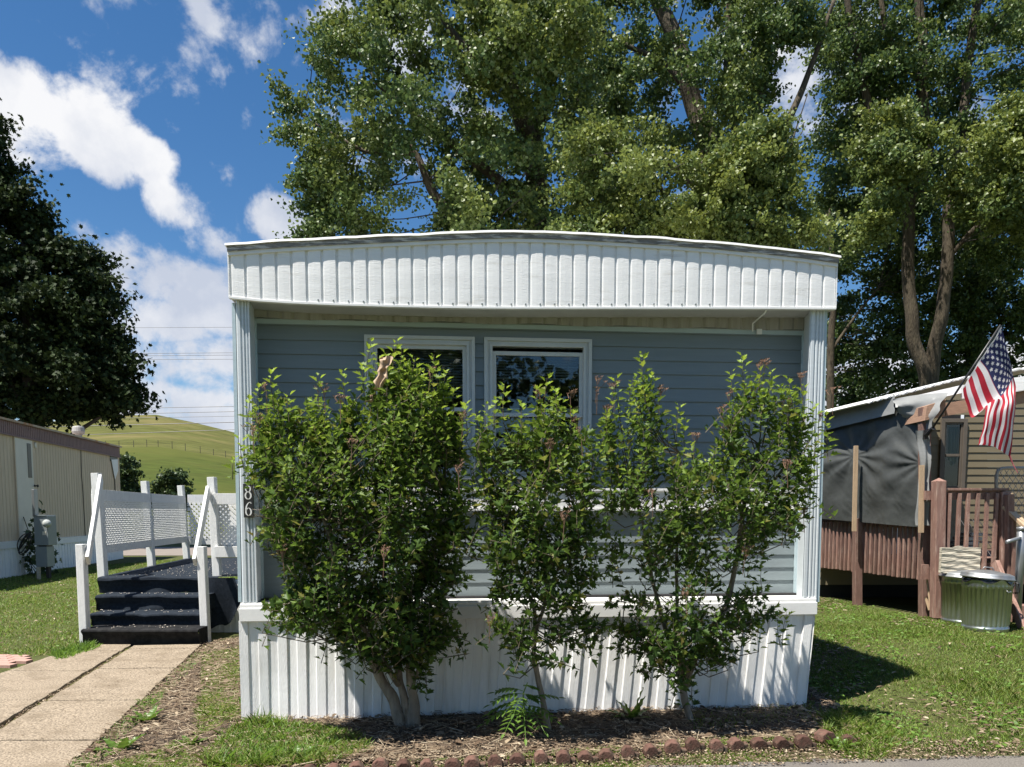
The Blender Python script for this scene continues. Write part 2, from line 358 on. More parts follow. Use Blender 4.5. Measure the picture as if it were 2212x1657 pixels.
COTM = leafmat('cottonwood_leaf', [(0,(.036,.072,.021)),(.5,(.058,.108,.030)),(1,(.10,.16,.045))], trans=.28, rough=.46, spec=.42, tcol=1.5, new=(.185,.222,.045))
MAPM = leafmat('maple_leaf_dark', [(0,(.014,.024,.009)),(.6,(.021,.036,.011)),(1,(.04,.065,.018))], trans=.12, rough=.6, spec=.15, tcol=1.2, new=(.055,.085,.025))
BUSHM = leafmat('far_bush_leaf', [(0,(.035,.065,.022)),(1,(.075,.115,.035))], trans=.2, rough=.5, tcol=1.3)

for m_ in (MULCH,LAWNSOIL,HILLM,HILLD,ASPH,ROADM,CONC,JOINT,BRICK): m_.node_tree.nodes['Principled BSDF'].inputs['Specular IOR Level'].default_value = .08
# ------------------------------------------------------------------ ground
LEFT_DIR = Vector((-.145,1,0)).normalized()
def patch(name, poly, res, m, zoff, jit=0., edge=0., kind='structure', amp=0., smooth=True):
    a = np.array(poly); lo = a.min(0)-res; hi = a.max(0)+res
    nx = int((hi[0]-lo[0])/res)+1; ny = int((hi[1]-lo[1])/res)+1
    xs, ys = np.meshgrid(np.linspace(lo[0],hi[0],nx+1), np.linspace(lo[1],hi[1],ny+1))
    xs = xs.ravel(); ys = ys.ravel()
    cx = np.array([mnoise.noise((float(x)*2.3,float(y)*2.3,3.1)) for x,y in zip(xs,ys)]) if edge or amp else 0*xs
    ins = inpoly(xs+edge*cx, ys+edge*np.roll(cx,7), poly)
    z = g(xs,ys)+zoff+amp*(cx*.5+.5)
    i = np.arange(nx)[None,:]+np.arange(ny)[:,None]*(nx+1); i = i.ravel()
    fc = np.stack([i,i+1,i+nx+2,i+nx+1],1); fc = fc[ins[fc].all(1)]
    used = np.unique(fc); rm = np.full(len(xs),-1); rm[used] = np.arange(len(used))
    V = np.stack([xs,ys,z],1)[used]
    o = nmesh(name, V, [rm[fc]], m, smooth=smooth); return tag(o, kind=kind)
def terrain():
    def hill(x, y):
        t = max(0,(y-62)/200.0); prof = min(t,1.25)
        xc = -0.467*y
        dx = (x-xc)/ (y if y>0 else 1)
        q_ = abs(dx); fall = max(.05, 1-(1.95 if dx>0 else .7)*(math.sqrt(q_*q_+.02**2)-.02))
        # front slope rises, beyond the crest it drops
        z = 35*fall*(prof**1.15 if prof<1 else 1-(prof-1)*.8)
        return z + .25*mnoise.noise((x*.03,y*.03,0))*min(1,t*6)
    ys = [-30,-10,0,2,3,4,5]+[5+.5*i for i in range(1,31)]+[21+i*1.5 for i in range(26)]
    mb = MB(); 
    xs = [-400,-250,-150,-100,-70,-50,-35,-25,-18,-14]+[-13+i*.5 for i in range(53)]+[14,18,25,35,50,70,100,150,250,400]
    nv = len(xs)
    vs = [(x,y,float(g(x,y))+0.0) for y in ys for x in xs]
    mb.add(vs, [(j*nv+i,j*nv+i+1,(j+1)*nv+i+1,(j+1)*nv+i) for j in range(len(ys)-1) for i in range(nv-1)])
    o = mb.build('lawn_ground', LAWNSOIL, smooth=True); tag(o, kind='structure')
    yb = ys[-1]
    def sheet(name, y0, y1, n, m, off=0.):
        mb = MB(); X = [-600+12*i for i in range(101)]; Y = [y0+(y1-y0)*i/n for i in range(n+1)]
        mb.add([(x,y,hill(x,y)+off) for y in Y for x in X], [(j*101+i,j*101+i+1,(j+1)*101+i+1,(j+1)*101+i) for j in range(n) for i in range(100)])
        tag(mb.build(name, m, smooth=True), kind='structure')
    sheet('green_field', yb, 158, 22, HILLM)
    sheet('dry_hill', 158, 420, 40, HILLD)
    mb = MB(); mb.add([(-2500,420,-3),(2500,420,-3),(2500,2600,-3),(-2500,2600,-3)],[(0,1,2,3)])
    tag(mb.build('far_land', HILLM), kind='structure')
    # wire fence across the hill
    root = empty('pasture_fence', (0,0,0), 0, 'thin wire fence with steel posts crossing the grassy hill', 'fence')
    pts = []
    for i in range(40):
        x = -105+i*2.75+random.uniform(-.3,.3); z = hill(x,158.5); pts.append((x,158.5,z))
        if i < 36:
            m2 = MB(); m2.bx(x-.04,x+.04,158.46,158.54,z-.1,z+1.35+random.uniform(-.1,.15)); m2.build('fence_post', FENCEP, root)
    for k,h in enumerate((.45,.9,1.25)):
        m2 = MB(); m2.tube([(p[0],p[1],p[2]+h) for p in pts], .008, 4); m2.build('wire', FENCEP, root)
    # far road
    mb = MB(); mb.add([(-60,29,.01),(40,27,.01),(40,34,.01),(-60,36,.01)],[(0,1,2,3)]); tag(mb.build('far_road', ROADM), kind='structure')
    return hill
HILL = terrain()

def gp(u, v): p = gnd(u, v); return (p.x, p.y)
BED = [gp(438,1396), gp(520,1378), (-2.0,7.0), (2.6,7.2), gp(1800,1515), gp(1850,1585), gp(1560,1618), gp(1250,1640), gp(1000,1652), (-1.2,4.62), (-1.6,3.9), gp(120,1690)]
patch('mulch_bed', BED, .06, MULCH, .006, edge=.10, amp=.03)
ROADP = [(-1.35,2.0),(-1.3,4.35),gp(700,1672),gp(1000,1668),gp(1400,1654),gp(1800,1642),gp(2212,1632),gp(2500,1618),(8,2)]
patch('asphalt_road', ROADP, .06, ASPH, .012, edge=.05)

# concrete path of slabs
def path():
    # measured on the ground: right edge, middle joint, left edge (far -> near)
    Rg = [gp(437,1400), gp(150,1670)]; Md = [gp(276,1407), gp(-90,1640)]; Lf = [gp(170,1402), gp(-140,1510)]
    def ext(a, b, t): return (a[0]+(b[0]-a[0])*t, a[1]+(b[1]-a[1])*t)
    base = [ext(*Rg,0), ext(*Rg,1.6), ext(*Lf,2.6), ext(*Lf,-.0)]
    mb = MB(); mb.add([(p[0],p[1],.016) for p in base], [(0,1,2,3)]); tag(mb.build('path_joint_soil', JOINT), kind='structure')
    mb = MB()
    yR = Rg[0][1]
    def line(P, y):
        t = (y-P[0][1])/(P[1][1]-P[0][1]); return P[0][0]+(P[1][0]-P[0][0])*t
    def slab(PL, PR, y0l, y1l, y0r, y1r, z):
        gpx = .014
        gl = .034 if PL is Md else .01; gr = .034 if PR is Md else .01
        q = [(line(PL,y0l)+gl,y0l-gpx),(line(PR,y0r)-gr,y0r-gpx),(line(PR,y1r)-gr,y1r+gpx),(line(PL,y1l)+gl,y1l+gpx)]
        n = 10
        def edge(a,b): return [(a[0]+(b[0]-a[0])*t/n+random.uniform(-.009,.009), a[1]+(b[1]-a[1])*t/n+random.uniform(-.006,.006)) for t in range(n)]
        poly = edge(q[0],q[1])+edge(q[1],q[2])+edge(q[2],q[3])+edge(q[3],q[0])
        mb.prism(poly, lambda p:(p[0],p[1],.0), lambda p:(p[0],p[1],z+.004*math.sin(p[0]*3)))
    cutsR = [gnd(400,1409).y+.25, gnd(330,1409).y, gnd(330,1453).y, gnd(300,1524).y, gnd(230,1612).y, 3.9, 3.1, 2.2]
    cutsL = [gnd(240,1400).y+.2, gnd(200,1412).y, gnd(120,1456).y, gnd(60,1525).y+.05, gnd(60,1614).y, 4.0, 3.1, 2.2]
    for i in range(len(cutsR)-1):
        sk = -.10
        slab(Md, Rg, cutsR[i]-.02, cutsR[i+1]-.02, cutsR[i]+.02, cutsR[i+1]+.02, .045+random.uniform(-.004,.004))
        slab(Lf, Md, cutsL[i]+.02, cutsL[i+1]+.02, cutsL[i]-.02, cutsL[i+1]-.02, .042+random.uniform(-.004,.004))
    o = mb.build('concrete_path', CONC, bevel=.006); tag(o, kind='structure')
    mb = MB(); o0 = gnd(-60,1420); e1 = Vector((1,-.12,0)).normalized(); e2 = Vector((.12,1,0)).normalized()
    for r_ in range(5):
        for c in range(9):
            p = o0 + e1*(c*.21+(r_%2)*.105-.5) - e2*(r_*.11)
            pr = gnd(85-12*r_,1420+9*r_)
            if p.x > line(Lf,p.y)-.16: continue
            M = Matrix.Translation(p) @ Matrix.Rotation(R(-6+random.uniform(-2,2)),4,'Z')
            mb.box((0,0,.012),(.098,.048,.02), M)
    tag(mb.build('paver_patch', PINKPAV, bevel=.004), kind='structure')
path()

# grass blades
def blades(name, poly, n, h, w, m, lean=.5, avoid=(), cat=None, hvar=.5, dens=None):
    q = sample_poly(poly, n)
    keep = np.ones(len(q), bool)
    for a in avoid: keep &= ~inpoly(q[:,0], q[:,1], a)
    if dens is not None:
        nn = np.array([mnoise.noise((float(x)*dens[0],float(y)*dens[0],9.)) for x,y in q]); keep &= nn+rng.uniform(-.35,.35,len(q)) > dens[1]
    q = q[keep]; n = len(q)
    P = np.stack([q[:,0],q[:,1],g(q[:,0],q[:,1])+.024*inpoly(q[:,0],q[:,1],BED)],1)
    a = rng.uniform(0,2*np.pi,n); H = h*(1-hvar+2*hvar*rng.random(n)**1.5)*(np.array([.75+.9*max(-.4,mnoise.noise((float(x)*1.1,float(y)*1.1,4.))) for x,y in q])); L = lean*rng.uniform(.2,1.3,n)
    D = np.stack([np.cos(a)*L,np.sin(a)*L,np.ones(n)],1); D = unit(D)*H[:,None]
    b = a+np.pi/2+rng.uniform(-.8,.8,n); S = np.stack([np.cos(b),np.sin(b),0*b],1)*(w*rng.uniform(.6,1.3,n))[:,None]
    mid = P+D*.55; tip = P+D*np.array([1.25,1.25,.85])
    V = np.stack([P-S,P+S,mid+S*.7,tip,mid-S*.7],1).reshape(-1,3)
    i = (np.arange(n)*5)[:,None]
    o = nmesh(name, V, [i+np.array([[0,1,2,3,4]])], m); return tag(o, kind='stuff')
HOUSEFOOT = [(-2.02,5.7),(2.4,6.1),(1.3,19),(-3.4,18.6)]
RLAWN = [(2.35,5.75),gp(1775,1620),gp(2212,1628),(4.6,4.9),(7.5,8.0),(6.0,10.2),(5.4,10.1),(4.9,12.6),(3.2,13.0),(2.9,8.0)]
LLAWN = [gp(172,1402),gp(-30,1438),gp(-200,1500),(-9,6.0),(-13,10),(-14,18),(-11,26),(-7.2,26),(-6.0,14),(-5.3,9.6)]
blades('grass', RLAWN, 120000, .05, .0028, GRASSM, .9, avoid=[HOUSEFOOT,BED])
blades('grass', LLAWN, 120000, .05, .006, GRASSM, .9)
blades('grass', [(-6.6,14),(-11,26),(-5,26),(-4,14)], 14000, .06, .012, GRASSM, .8)
for nm,P_,n_ in (('clover',RLAWN,9000),('clover',LLAWN,5000)):
    q = sample_poly(P_, n_); nn = np.array([mnoise.noise((float(x)*1.7,float(y)*1.7,19.)) for x,y in q]); q = q[(nn+rng.uniform(-.2,.2,len(q))>.08)&~inpoly(q[:,0],q[:,1],HOUSEFOOT)&~inpoly(q[:,0],q[:,1],BED)]; n = len(q); a = rng.uniform(0,6.28,n)
    tag(leaves(nm, np.stack([q[:,0],q[:,1],g(q[:,0],q[:,1])+rng.uniform(.02,.05,n)],1), np.stack([np.cos(a),np.sin(a),rng.uniform(-.2,.5,n)],1), np.stack([rng.uniform(-.4,.4,n),rng.uniform(-.6,.2,n),np.ones(n)],1), rng.uniform(.02,.045,n), BROAD, WEEDM), kind='stuff')
    q = sample_poly(P_, int(n_*.7)); nn = np.array([mnoise.noise((float(x)*.8,float(y)*.8,29.)) for x,y in q]); q = q[(nn+rng.uniform(-.15,.15,len(q))>.15)&~inpoly(q[:,0],q[:,1],HOUSEFOOT)&~inpoly(q[:,0],q[:,1],BED)]; n = len(q); a = rng.uniform(0,6.28,n)
    tag(leaves('dry_thatch', np.stack([q[:,0],q[:,1],g(q[:,0],q[:,1])+rng.uniform(.01,.04,n)],1), np.stack([np.cos(a),np.sin(a),rng.uniform(-.1,.4,n)],1), np.stack([rng.uniform(-.4,.4,n),rng.uniform(-.6,.2,n),np.ones(n)],1), rng.uniform(.03,.07,n), LANCE, LITTER), kind='stuff')
# ragged grass along the road edge, in the bed and beside the path
blades('grass', [gp(430,1640),gp(500,1588),gp(560,1570),gp(700,1578),gp(790,1600),gp(800,1630),gp(700,1660),gp(450,1680)], 9500, .11, .0032, GRASSM, 1.1, hvar=.7, dens=(2.6,-.35))
blades('grass', [gp(470,1600),gp(560,1566),gp(720,1585),gp(780,1610),gp(640,1660),gp(470,1670)], 2600, .15, .0036, WEEDM, 1.0, hvar=.6, dens=(2.2,-.2))
blades('grass', [gp(438,1400),gp(515,1400),gp(515,1560),gp(420,1600),gp(150,1690),gp(420,1690)], 30000, .05, .0026, GRASSM, 1.6, dens=(1.9,-.14))
blades('grass', [gp(440,1400),gp(130,1680),gp(180,1690),gp(465,1400)], 2600, .055, .003, WEEDM, 1.2, dens=(3,-.1))
blades('grass', [gp(900,1650),gp(1200,1632),gp(1500,1606),gp(1760,1600),gp(1800,1640),gp(1300,1672),gp(700,1690),gp(700,1660)], 14000, .035, .0025, GRASSM, 1.5, dens=(3,-.1))
blades('grass', [gp(1780,1560),gp(1850,1530),gp(1960,1590),gp(1900,1650),gp(1770,1640)], 4200, .08, .0032, GRASSM, 1.3, dens=(3,-.1))
blades('grass', [gp(1450,1500),gp(1740,1500),gp(1800,1560),gp(1500,1590)], 900, .06, .003, GRASSM, 1.3, avoid=[HOUSEFOOT])
blades('grass', [gp(110,1420),gp(190,1400),gp(215,1404),gp(130,1432)], 1500, .09, .005, WEEDM, .8)
# leaf litter and bits of stick over the bed
def litter():
    q = sample_poly(BED, 15000); keep = ~inpoly(q[:,0],q[:,1],HOUSEFOOT); q = q[keep]; n = len(q)
    P = np.stack([q[:,0],q[:,1],g(q[:,0],q[:,1])+.028+rng.uniform(0,.02,n)],1)
    a = rng.uniform(0,2*np.pi,n); D = np.stack([np.cos(a),np.sin(a),rng.uniform(-.5,.6,n)],1); Nn = np.stack([rng.uniform(-.7,.7,n),rng.uniform(-.7,.7,n),np.ones(n)],1)
    S = np.where(rng.random(n)<.06, rng.uniform(.04,.07,n), rng.uniform(.008,.026,n))
    tag(leaves('leaf_litter', P, D, Nn, S, BROAD, LITTER), kind='stuff')
    q = sample_poly(BED, 9000); keep = ~inpoly(q[:,0],q[:,1],HOUSEFOOT); q = q[keep]; n = len(q)
    P = np.stack([q[:,0],q[:,1],g(q[:,0],q[:,1])+.026+rng.uniform(0,.025,n)],1)
    a = rng.uniform(0,2*np.pi,n); D = np.stack([np.cos(a),np.sin(a),rng.uniform(-.25,.25,n)],1)*rng.uniform(.02,.075,n)[:,None]
    s = np.stack([-np.sin(a),np.cos(a),0*a],1)*.0016; up = np.array([[0,0,.003]])
    V = np.stack([P-D-s,P-D+s,P+D+s,P+D-s,P-D+up,P+D+up],1).reshape(-1,3); i = (np.arange(n)*6)[:,None]
    tag(nmesh('straw_litter', V, [i+np.array([[0,4,5,3]]),i+np.array([[1,2,5,4]])], LITTER), kind='stuff')
    q = np.concatenate([sample_poly([gp(700,1640),gp(1300,1612),gp(1750,1590),gp(2212,1615),gp(2212,1640),gp(1400,1668),gp(700,1690)],9000), sample_poly([gp(277,1406),gp(284,1406),gp(-20,1600),gp(-50,1600)],700), sample_poly([gp(430,1640),gp(500,1590),gp(780,1600),gp(700,1690),gp(420,1690)],2500)]); n = len(q)
    P = np.stack([q[:,0],q[:,1],g(q[:,0],q[:,1])+.02+rng.uniform(0,.015,n)],1); a = rng.uniform(0,6.28,n)
    tag(leaves('roadside_litter', P, np.stack([np.cos(a),np.sin(a),rng.uniform(-.3,.4,n)],1), np.stack([rng.uniform(-.5,.5,n),rng.uniform(-.5,.5,n),np.ones(n)],1), rng.uniform(.006,.024,n), BROAD, LITTER), kind='stuff')
    # a few stray leaves on lawn and path
    q = sample_poly([gp(420,1410),gp(300,1410),gp(-40,1600),gp(150,1650)],420); n = len(q); a = rng.uniform(0,6.28,n)
    tag(leaves('path_litter', np.stack([q[:,0],q[:,1],np.full(n,.052)],1), np.stack([np.cos(a),np.sin(a),0*a],1), np.stack([.2*np.cos(a),0*a,1+0*a],1), rng.uniform(.004,.016,n), BROAD, LITTER), kind='stuff')
    q = sample_poly([gp(1780,1400),gp(2180,1400),gp(2200,1620),gp(1800,1600)], 40); n = len(q)
    P = np.stack([q[:,0],q[:,1],g(q[:,0],q[:,1])+.045],1); a = rng.uniform(0,6.28,n)
    tag(leaves('fallen_leaves', P, np.stack([np.cos(a),np.sin(a),0*a],1), np.stack([.3*np.cos(a),0*a,1+0*a],1), rng.uniform(.03,.07,n), BROAD, LITTER), kind='stuff')
litter()

# ------------------------------------------------------------------ leaf crowns
def crown(name, polys, parent, m, tpl, size, Yc, thick, nclump, rc, per, up=0.0, flat=.75, limbs=None, twigm=None, holes=(), tint=(0.,.45)):
    """clumps of leaves inside outlines given with their own distance and thickness"""
    cs = []
    area = [abs(sum(p[i][0]*p[(i+1)%len(p)][1]-p[(i+1)%len(p)][0]*p[i][1] for i in range(len(p))))/2 for p in polys]
    for p, ar in zip(polys, area):
        k = int(nclump*ar/sum(area)); q = sample_poly(p, k)
        pr = rc*F/Yc
        d = edged(q[:,0],q[:,1],p); c = np.array(p).mean(0)
        mv = d < pr*.45
        q[mv] += (c-q[mv])/np.maximum(np.linalg.norm(c-q[mv],axis=1,keepdims=True),1)*(pr*.45-d[mv])[:,None]
        for h in holes:
            q = q[~inpoly(q[:,0],q[:,1],h)]
        d = edged(q[:,0],q[:,1],p)
        T = np.minimum(thick, d/F*Yc*1.1+.4)
        Y = Yc+rng.uniform(-1,1,len(q))*T
        # keep the same world outline at every depth
        W = atN(q[:,0],q[:,1],np.full(len(q),Yc)); W[:,1] = Y
        cs.append(W)
    Cn = np.concatenate(cs); n = len(Cn)
    # every clump is a loose spray, longer along its own branch direction
    mid = Cn.mean(0); ax = unit((Cn-mid)*np.array([1,.6,.5])+rng.normal(size=(n,3))*1.3+np.array([0,0,-.2]))
    rad = rc*rng.choice([.45,.7,1.0,1.3],n,p=[.3,.3,.27,.13])*rng.uniform(.85,1.2,n); cnt = (per*(rad/rc)**1.9*rng.uniform(.6,1.25,n)).astype(int)+8
    idx = np.repeat(np.arange(n), cnt); N = len(idx)
    dv = unit(rng.normal(size=(N,3))); rr = rng.random(N)**.5
    # a few lobes per clump
    lob = unit(rng.normal(size=(n,5,3))); pick = rng.integers(0,5,N); lv = lob[idx,pick]
    off = dv*(rr*rad[idx]*.62)[:,None]+lv*(rad[idx]*.55*rng.random(N))[:,None]
    al = (off*ax[idx]).sum(1,keepdims=True)
    off = off*.8+ax[idx]*al*1.1
    stray = rng.random(N)<.12; off[stray] += rng.normal(size=(int(stray.sum()),3))*(rad[idx][stray]*.28)[:,None]
    P = Cn[idx]+off*np.array([1,1,flat])
    D = unit(rng.normal(size=(N,3))+np.array([0,0,-.6])); Nn = unit(rng.normal(size=(N,3))+np.array([0,-.2,up])+dv*.5)
    S = size*rng.uniform(.65,1.25,N)
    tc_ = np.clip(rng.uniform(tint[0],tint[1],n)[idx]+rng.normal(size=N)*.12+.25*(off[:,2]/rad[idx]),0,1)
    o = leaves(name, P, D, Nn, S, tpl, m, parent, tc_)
    # twigs from the limbs into each clump
    if limbs is not None:
        mb = MB(); L = np.array(limbs)
        for i in range(n):
            dd = np.linalg.norm(L-Cn[i],axis=1); j = int(np.argmin(dd+np.where(L[:,2]>Cn[i][2]+.3,3,0)))
            if dd[j] > 1.9 or i%3: continue
            a = Vector(L[j]); b = Vector(Cn[i]); mid = (a+b)/2+Vector((random.uniform(-.15,.15),random.uniform(-.15,.15),random.uniform(-.1,.2)))
            r0 = min(.02,.005+.006*dd[j])
            mb.tube([a,mid,b,b+(b-mid)*.4],[r0,r0*.7,r0*.4,r0*.15],5)
        mb.build('branch', DARKBARK, parent)
    return o
def limb_tube(parent, paths, m, name='trunk', n=12):
    pts = []; mb = MB()
    for path, r0, r1 in paths:
        P = [at(*p) for p in path]
        Q = []; k = 6
        for i in range(len(P)-1):
            p0 = P[max(i-1,0)]; p1 = P[i]; p2 = P[i+1]; p3 = P[min(i+2,len(P)-1)]
            for t in range(k):
                t /= k; Q.append(.5*((2*p1)+(-p0+p2)*t+(2*p0-5*p1+4*p2-p3)*t*t+(-p0+3*p1-3*p2+p3)*t**3))
        Q.append(P[-1]); K = len(Q)
        Q = [q+Vector((mnoise.noise(q*1.3),mnoise.noise(q*1.3+Vector((5,0,0))),0))*r0*.35 for q in Q]
        mb.tube(Q, [r0+(r1-r0)*(i/(K-1)) for i in range(K)], n)
        pts += [tuple(q) for q in Q]
    mb.build(name, m, parent, smooth=True); return pts
def tree(label, base, paths, crowns, barkm=BARK, cat='tree', group='tall cottonwoods behind the homes', twigs=True, kind='cottonwood_tree'):
    root = empty(kind, (0,0,0), 0, label, cat, group)
    pts = limb_tube(root, paths, barkm)
    for c in crowns:
        crown('crown', parent=root, limbs=pts if twigs else None, twigm=barkm, **c)
    return root
YA = 15.5
tree('broad cottonwood whose limbs lean over the middle and far side of the white roof', None,
     [([(1175,1180,YA+1),(1175,700,YA+1),(1165,480,YA+.8),(1150,330,YA+.5),(1110,200,YA),(1060,80,YA),(1000,-40,YA)], .30,.08),
      ([(1170,640,YA+1),(1080,540,YA),(1010,490,YA-.3),(940,420,YA-.5),(900,330,YA-.5),(850,280,YA-.5)], .17,.03),
      ([(1165,480,YA+.8),(1090,400,YA+.2),(1000,330,YA),(900,250,YA-.4),(810,180,YA-.5)], .13,.025),
      ([(1150,330,YA+.6),(1180,200,YA+.5),(1190,60,YA+.5),(1230,-60,YA+.5)], .13,.05),
      ([(900,330,YA-.5),(800,330,YA-.3),(720,290,YA-.2),(650,250,YA)], .05,.012),
      ([(1110,200,YA),(1020,120,YA-.5),(950,30,YA-.5),(900,-50,YA-.3)], .09,.03)],
     [dict(polys=[[(790,-60),(748,15),(715,60),(655,52),(660,105),(628,140),(618,180),(598,215),(590,240),(612,262),(622,320),(640,350),(632,400),(655,425),(648,480),(655,560),(1270,560),(1290,300),(1260,-60)]],
           m=COTM, tpl=DELT, tint=(0,.5), size=.068, Yc=YA, thick=2.4, nclump=365, rc=.48, per=340, holes=[[(840,20),(905,10),(905,110),(850,120)],[(880,440),(960,430),(950,500),(890,500)]]),
      dict(polys=[[(1020,-60),(1000,130),(1100,200),(1280,150),(1320,-60)],[(960,400),(1020,380),(1060,520),(960,540)],[(760,230),(830,260),(820,330),(750,300)]], m=COTM, tpl=DELT, tint=(.2,.7), size=.07, Yc=YA-1.8, thick=.9, nclump=60, rc=.42, per=270)])
YB = 18
tree('upright cottonwood with three dark trunks rising behind the middle of the white roof', None,
     [([(1530,1200,YB),(1545,600,YB),(1535,450,YB),(1530,340,YB),(1500,220,YB),(1470,120,YB),(1420,0,YB),(1390,-60,YB)], .30,.13),
      ([(1535,450,YB),(1470,370,YB-.3),(1400,350,YB-.3),(1330,360,YB-.4)], .11,.03),
      ([(1640,1200,YB+.5),(1645,600,YB+.5),(1640,500,YB+.5),(1625,400,YB+.5),(1630,280,YB+.5),(1640,130,YB+.5),(1650,-60,YB+.5)], .26,.12),
      ([(1635,420,YB+.5),(1690,300,YB),(1730,200,YB),(1760,120,YB),(1800,0,YB)], .10,.04),
      ([(1545,480,YB),(1590,330,YB+.2),(1570,150,YB+.3),(1580,-60,YB+.3)], .12,.06),
      ([(1500,220,YB),(1440,140,YB),(1360,100,YB),(1290,60,YB)], .09,.03)],
     [dict(polys=[[(1240,-60),(1220,200),(1230,330),(1270,400),(1330,430),(1700,420),(1720,330),(1690,200),(1760,90),(1770,-60)]],
           m=COTM, tpl=DELT, tint=(0,.45), size=.076, Yc=YB, thick=2.4, nclump=270, rc=.50, per=320, holes=[[(1430,350),(1510,370),(1500,440),(1430,430)],[(1700,180),(1765,120),(1770,360),(1700,370)],[(1350,150),(1390,150),(1390,220),(1350,220)]])])
YF = 13
tree('lower yellow-green cottonwood rising just over the slope of the white roof', None,
     [([(1480,1260,YF+.6),(1480,700,YF+.6),(1470,520,YF+.6),(1440,430,YF+.4),(1400,360,YF+.3)], .10,.02),
      ([(1475,600,YF+.6),(1560,500,YF+.4),(1620,430,YF+.2),(1650,360,YF+.2)], .06,.015),
      ([(1475,640,YF+.6),(1620,560,YF+.4),(1720,520,YF+.3)], .05,.015),
      ([(1640,400,YF),(1700,330,YF-.1),(1722,270,YF-.1),(1745,200,YF-.1)], .022,.006),
      ([(1700,330,YF-.1),(1735,280,YF),(1728,245,YF)], .01,.004)],
     [dict(polys=[[(1225,420),(1215,330),(1260,285),(1330,270),(1400,300),(1440,345),(1500,350),(1560,330),(1600,290),(1660,285),(1700,350),(1740,375),(1725,430),(1750,470),(1800,560),(1210,560)]],
           m=COTM, tpl=DELT, tint=(.25,.95), size=.058, Yc=YF, thick=1.5, nclump=300, rc=.36, per=270)], group='tall cottonwoods behind the homes')
YC = 19
tree('tall cottonwood with a forked bare trunk behind the striped flag', None,
     [([(2006,1180,YC),(2003,900,YC),(2000,820,YC),(1975,720,YC),(1965,560,YC),(1968,430,YC),(1985,300,YC),(1990,100,YC),(1985,-80,YC)], .19,.09),
      ([(2005,900,YC),(2012,800,YC),(2030,700,YC-.2),(2045,560,YC-.3),(2050,450,YC-.3),(2075,300,YC-.2),(2095,120,YC),(2120,-60,YC)], .18,.08),
      ([(1968,480,YC),(1940,380,YC),(1880,240,YC),(1850,100,YC),(1820,-60,YC)], .12,.06),
      ([(1985,420,YC),(2005,330,YC),(1995,200,YC)], .12,.08),
      ([(2045,560,YC-.3),(2120,480,YC-.6),(2200,430,YC-.8)], .07,.03),
      ([(1990,180,YC),(1920,80,YC),(1900,-50,YC)], .08,.05)],
     [dict(polys=[[(1790,-60),(1775,150),(1785,290),(1765,400),(1800,440),(1830,560),(1920,520),(1950,380),(2060,420),(2100,560),(2300,560),(2320,-60)]],
           m=COTM, tpl=DELT, tint=(0,.3), size=.076, Yc=YC+.6, thick=2.2, nclump=390, rc=.55, per=330),
      dict(polys=[[(1880,250),(1990,240),(2060,290),(2020,360),(1930,400),(1870,380)],[(2070,260),(2230,170),(2330,250),(2330,520),(2120,500),(2060,380)],[(1840,430),(1960,420),(1900,520),(1840,500)]],
           m=COTM, tpl=DELT, tint=(.25,.85), size=.074, Yc=YC-2.2, thick=1.5, nclump=200, rc=.44, per=280)])
YD = 24
tree('shaded cottonwood standing farther back between the flag pole and white roof corner', None,
     [([(2105,1180,YD),(2110,760,YD),(2118,600,YD),(2125,480,YD),(2115,350,YD)], .34,.16),
      ([(1790,1180,YD-2),(1795,800,YD-2),(1800,600,YD-2),(1790,450,YD-2)], .12,.06),
      ([(1795,760,YD-2),(1850,680,YD-2),(1900,620,YD-2)], .05,.02),
      ([(2110,700,YD),(2170,620,YD),(2230,560,YD)], .1,.04)],
     [dict(polys=[[(1775,420),(1770,900),(1840,900),(1880,840),(1940,860),(1990,860),(1960,760),(1950,600),(1960,400)],[(1940,380),(1960,860),(2080,860),(2070,380)],[(2060,500),(2070,700),(2080,830),(2260,830),(2300,480),(2100,440)]],
           m=COTM, tpl=DELT, tint=(0,.15), size=.09, Yc=YD-1, thick=1.6, nclump=440, rc=.56, per=230)])

def maple():
    Y = 34
    root = empty('maple_tree', (0,0,0), 0, 'huge dark dense maple towering behind the cream trailer', 'tree')
    pts = limb_tube(root, [([(60,1180,Y),(62,900,Y),(60,600,Y),(40,480,Y)], .4,.08), ([(62,950,Y),(160,800,Y),(230,700,Y)], .2,.05), ([(62,1000,Y),(170,930,Y),(250,880,Y)], .15,.04), ([(60,900,Y),(-40,700,Y),(-120,500,Y)], .2,.06)], DARKBARK)
    crown('crown', [[(-200,180),(-60,190),(-15,255),(5,310),(5,370),(50,415),(85,410),(100,470),(115,520),(190,525),(205,580),(235,620),(245,700),(270,770),(290,810),(285,850),(262,895),(225,910),(-200,920)]], root, MAPM, MAPL, .185, Y, 4.5, 800, .85, 190, up=.9, tint=(-.3,.12), flat=.7, limbs=pts, twigm=DARKBARK)
maple()
def far_bush(label, poly, Y, base):
    root = empty('roadside_tree', (0,0,0), 0, label, 'tree', 'young trees by the far road')
    pts = limb_tube(root, [([(base,1175,Y),(base,1120,Y),(base+3,1040,Y)], .12,.04)], DARKBARK, n=6)
    crown('crown', [poly], root, BUSHM, DELT, .16, Y, 1.0, 110, .4, 110, up=.5)
far_bush('small rounded tree beyond the lattice railing on the green slope', [(335,1150),(332,1075),(345,1035),(372,1015),(395,1012),(404,1060),(402,1150)], 48, 368)
far_bush('slim green tree showing past the end of the cream trailer', [(235,1120),(240,990),(262,980),(290,990),(305,1010),(298,1050),(285,1100),(270,1120)], 46, 262)

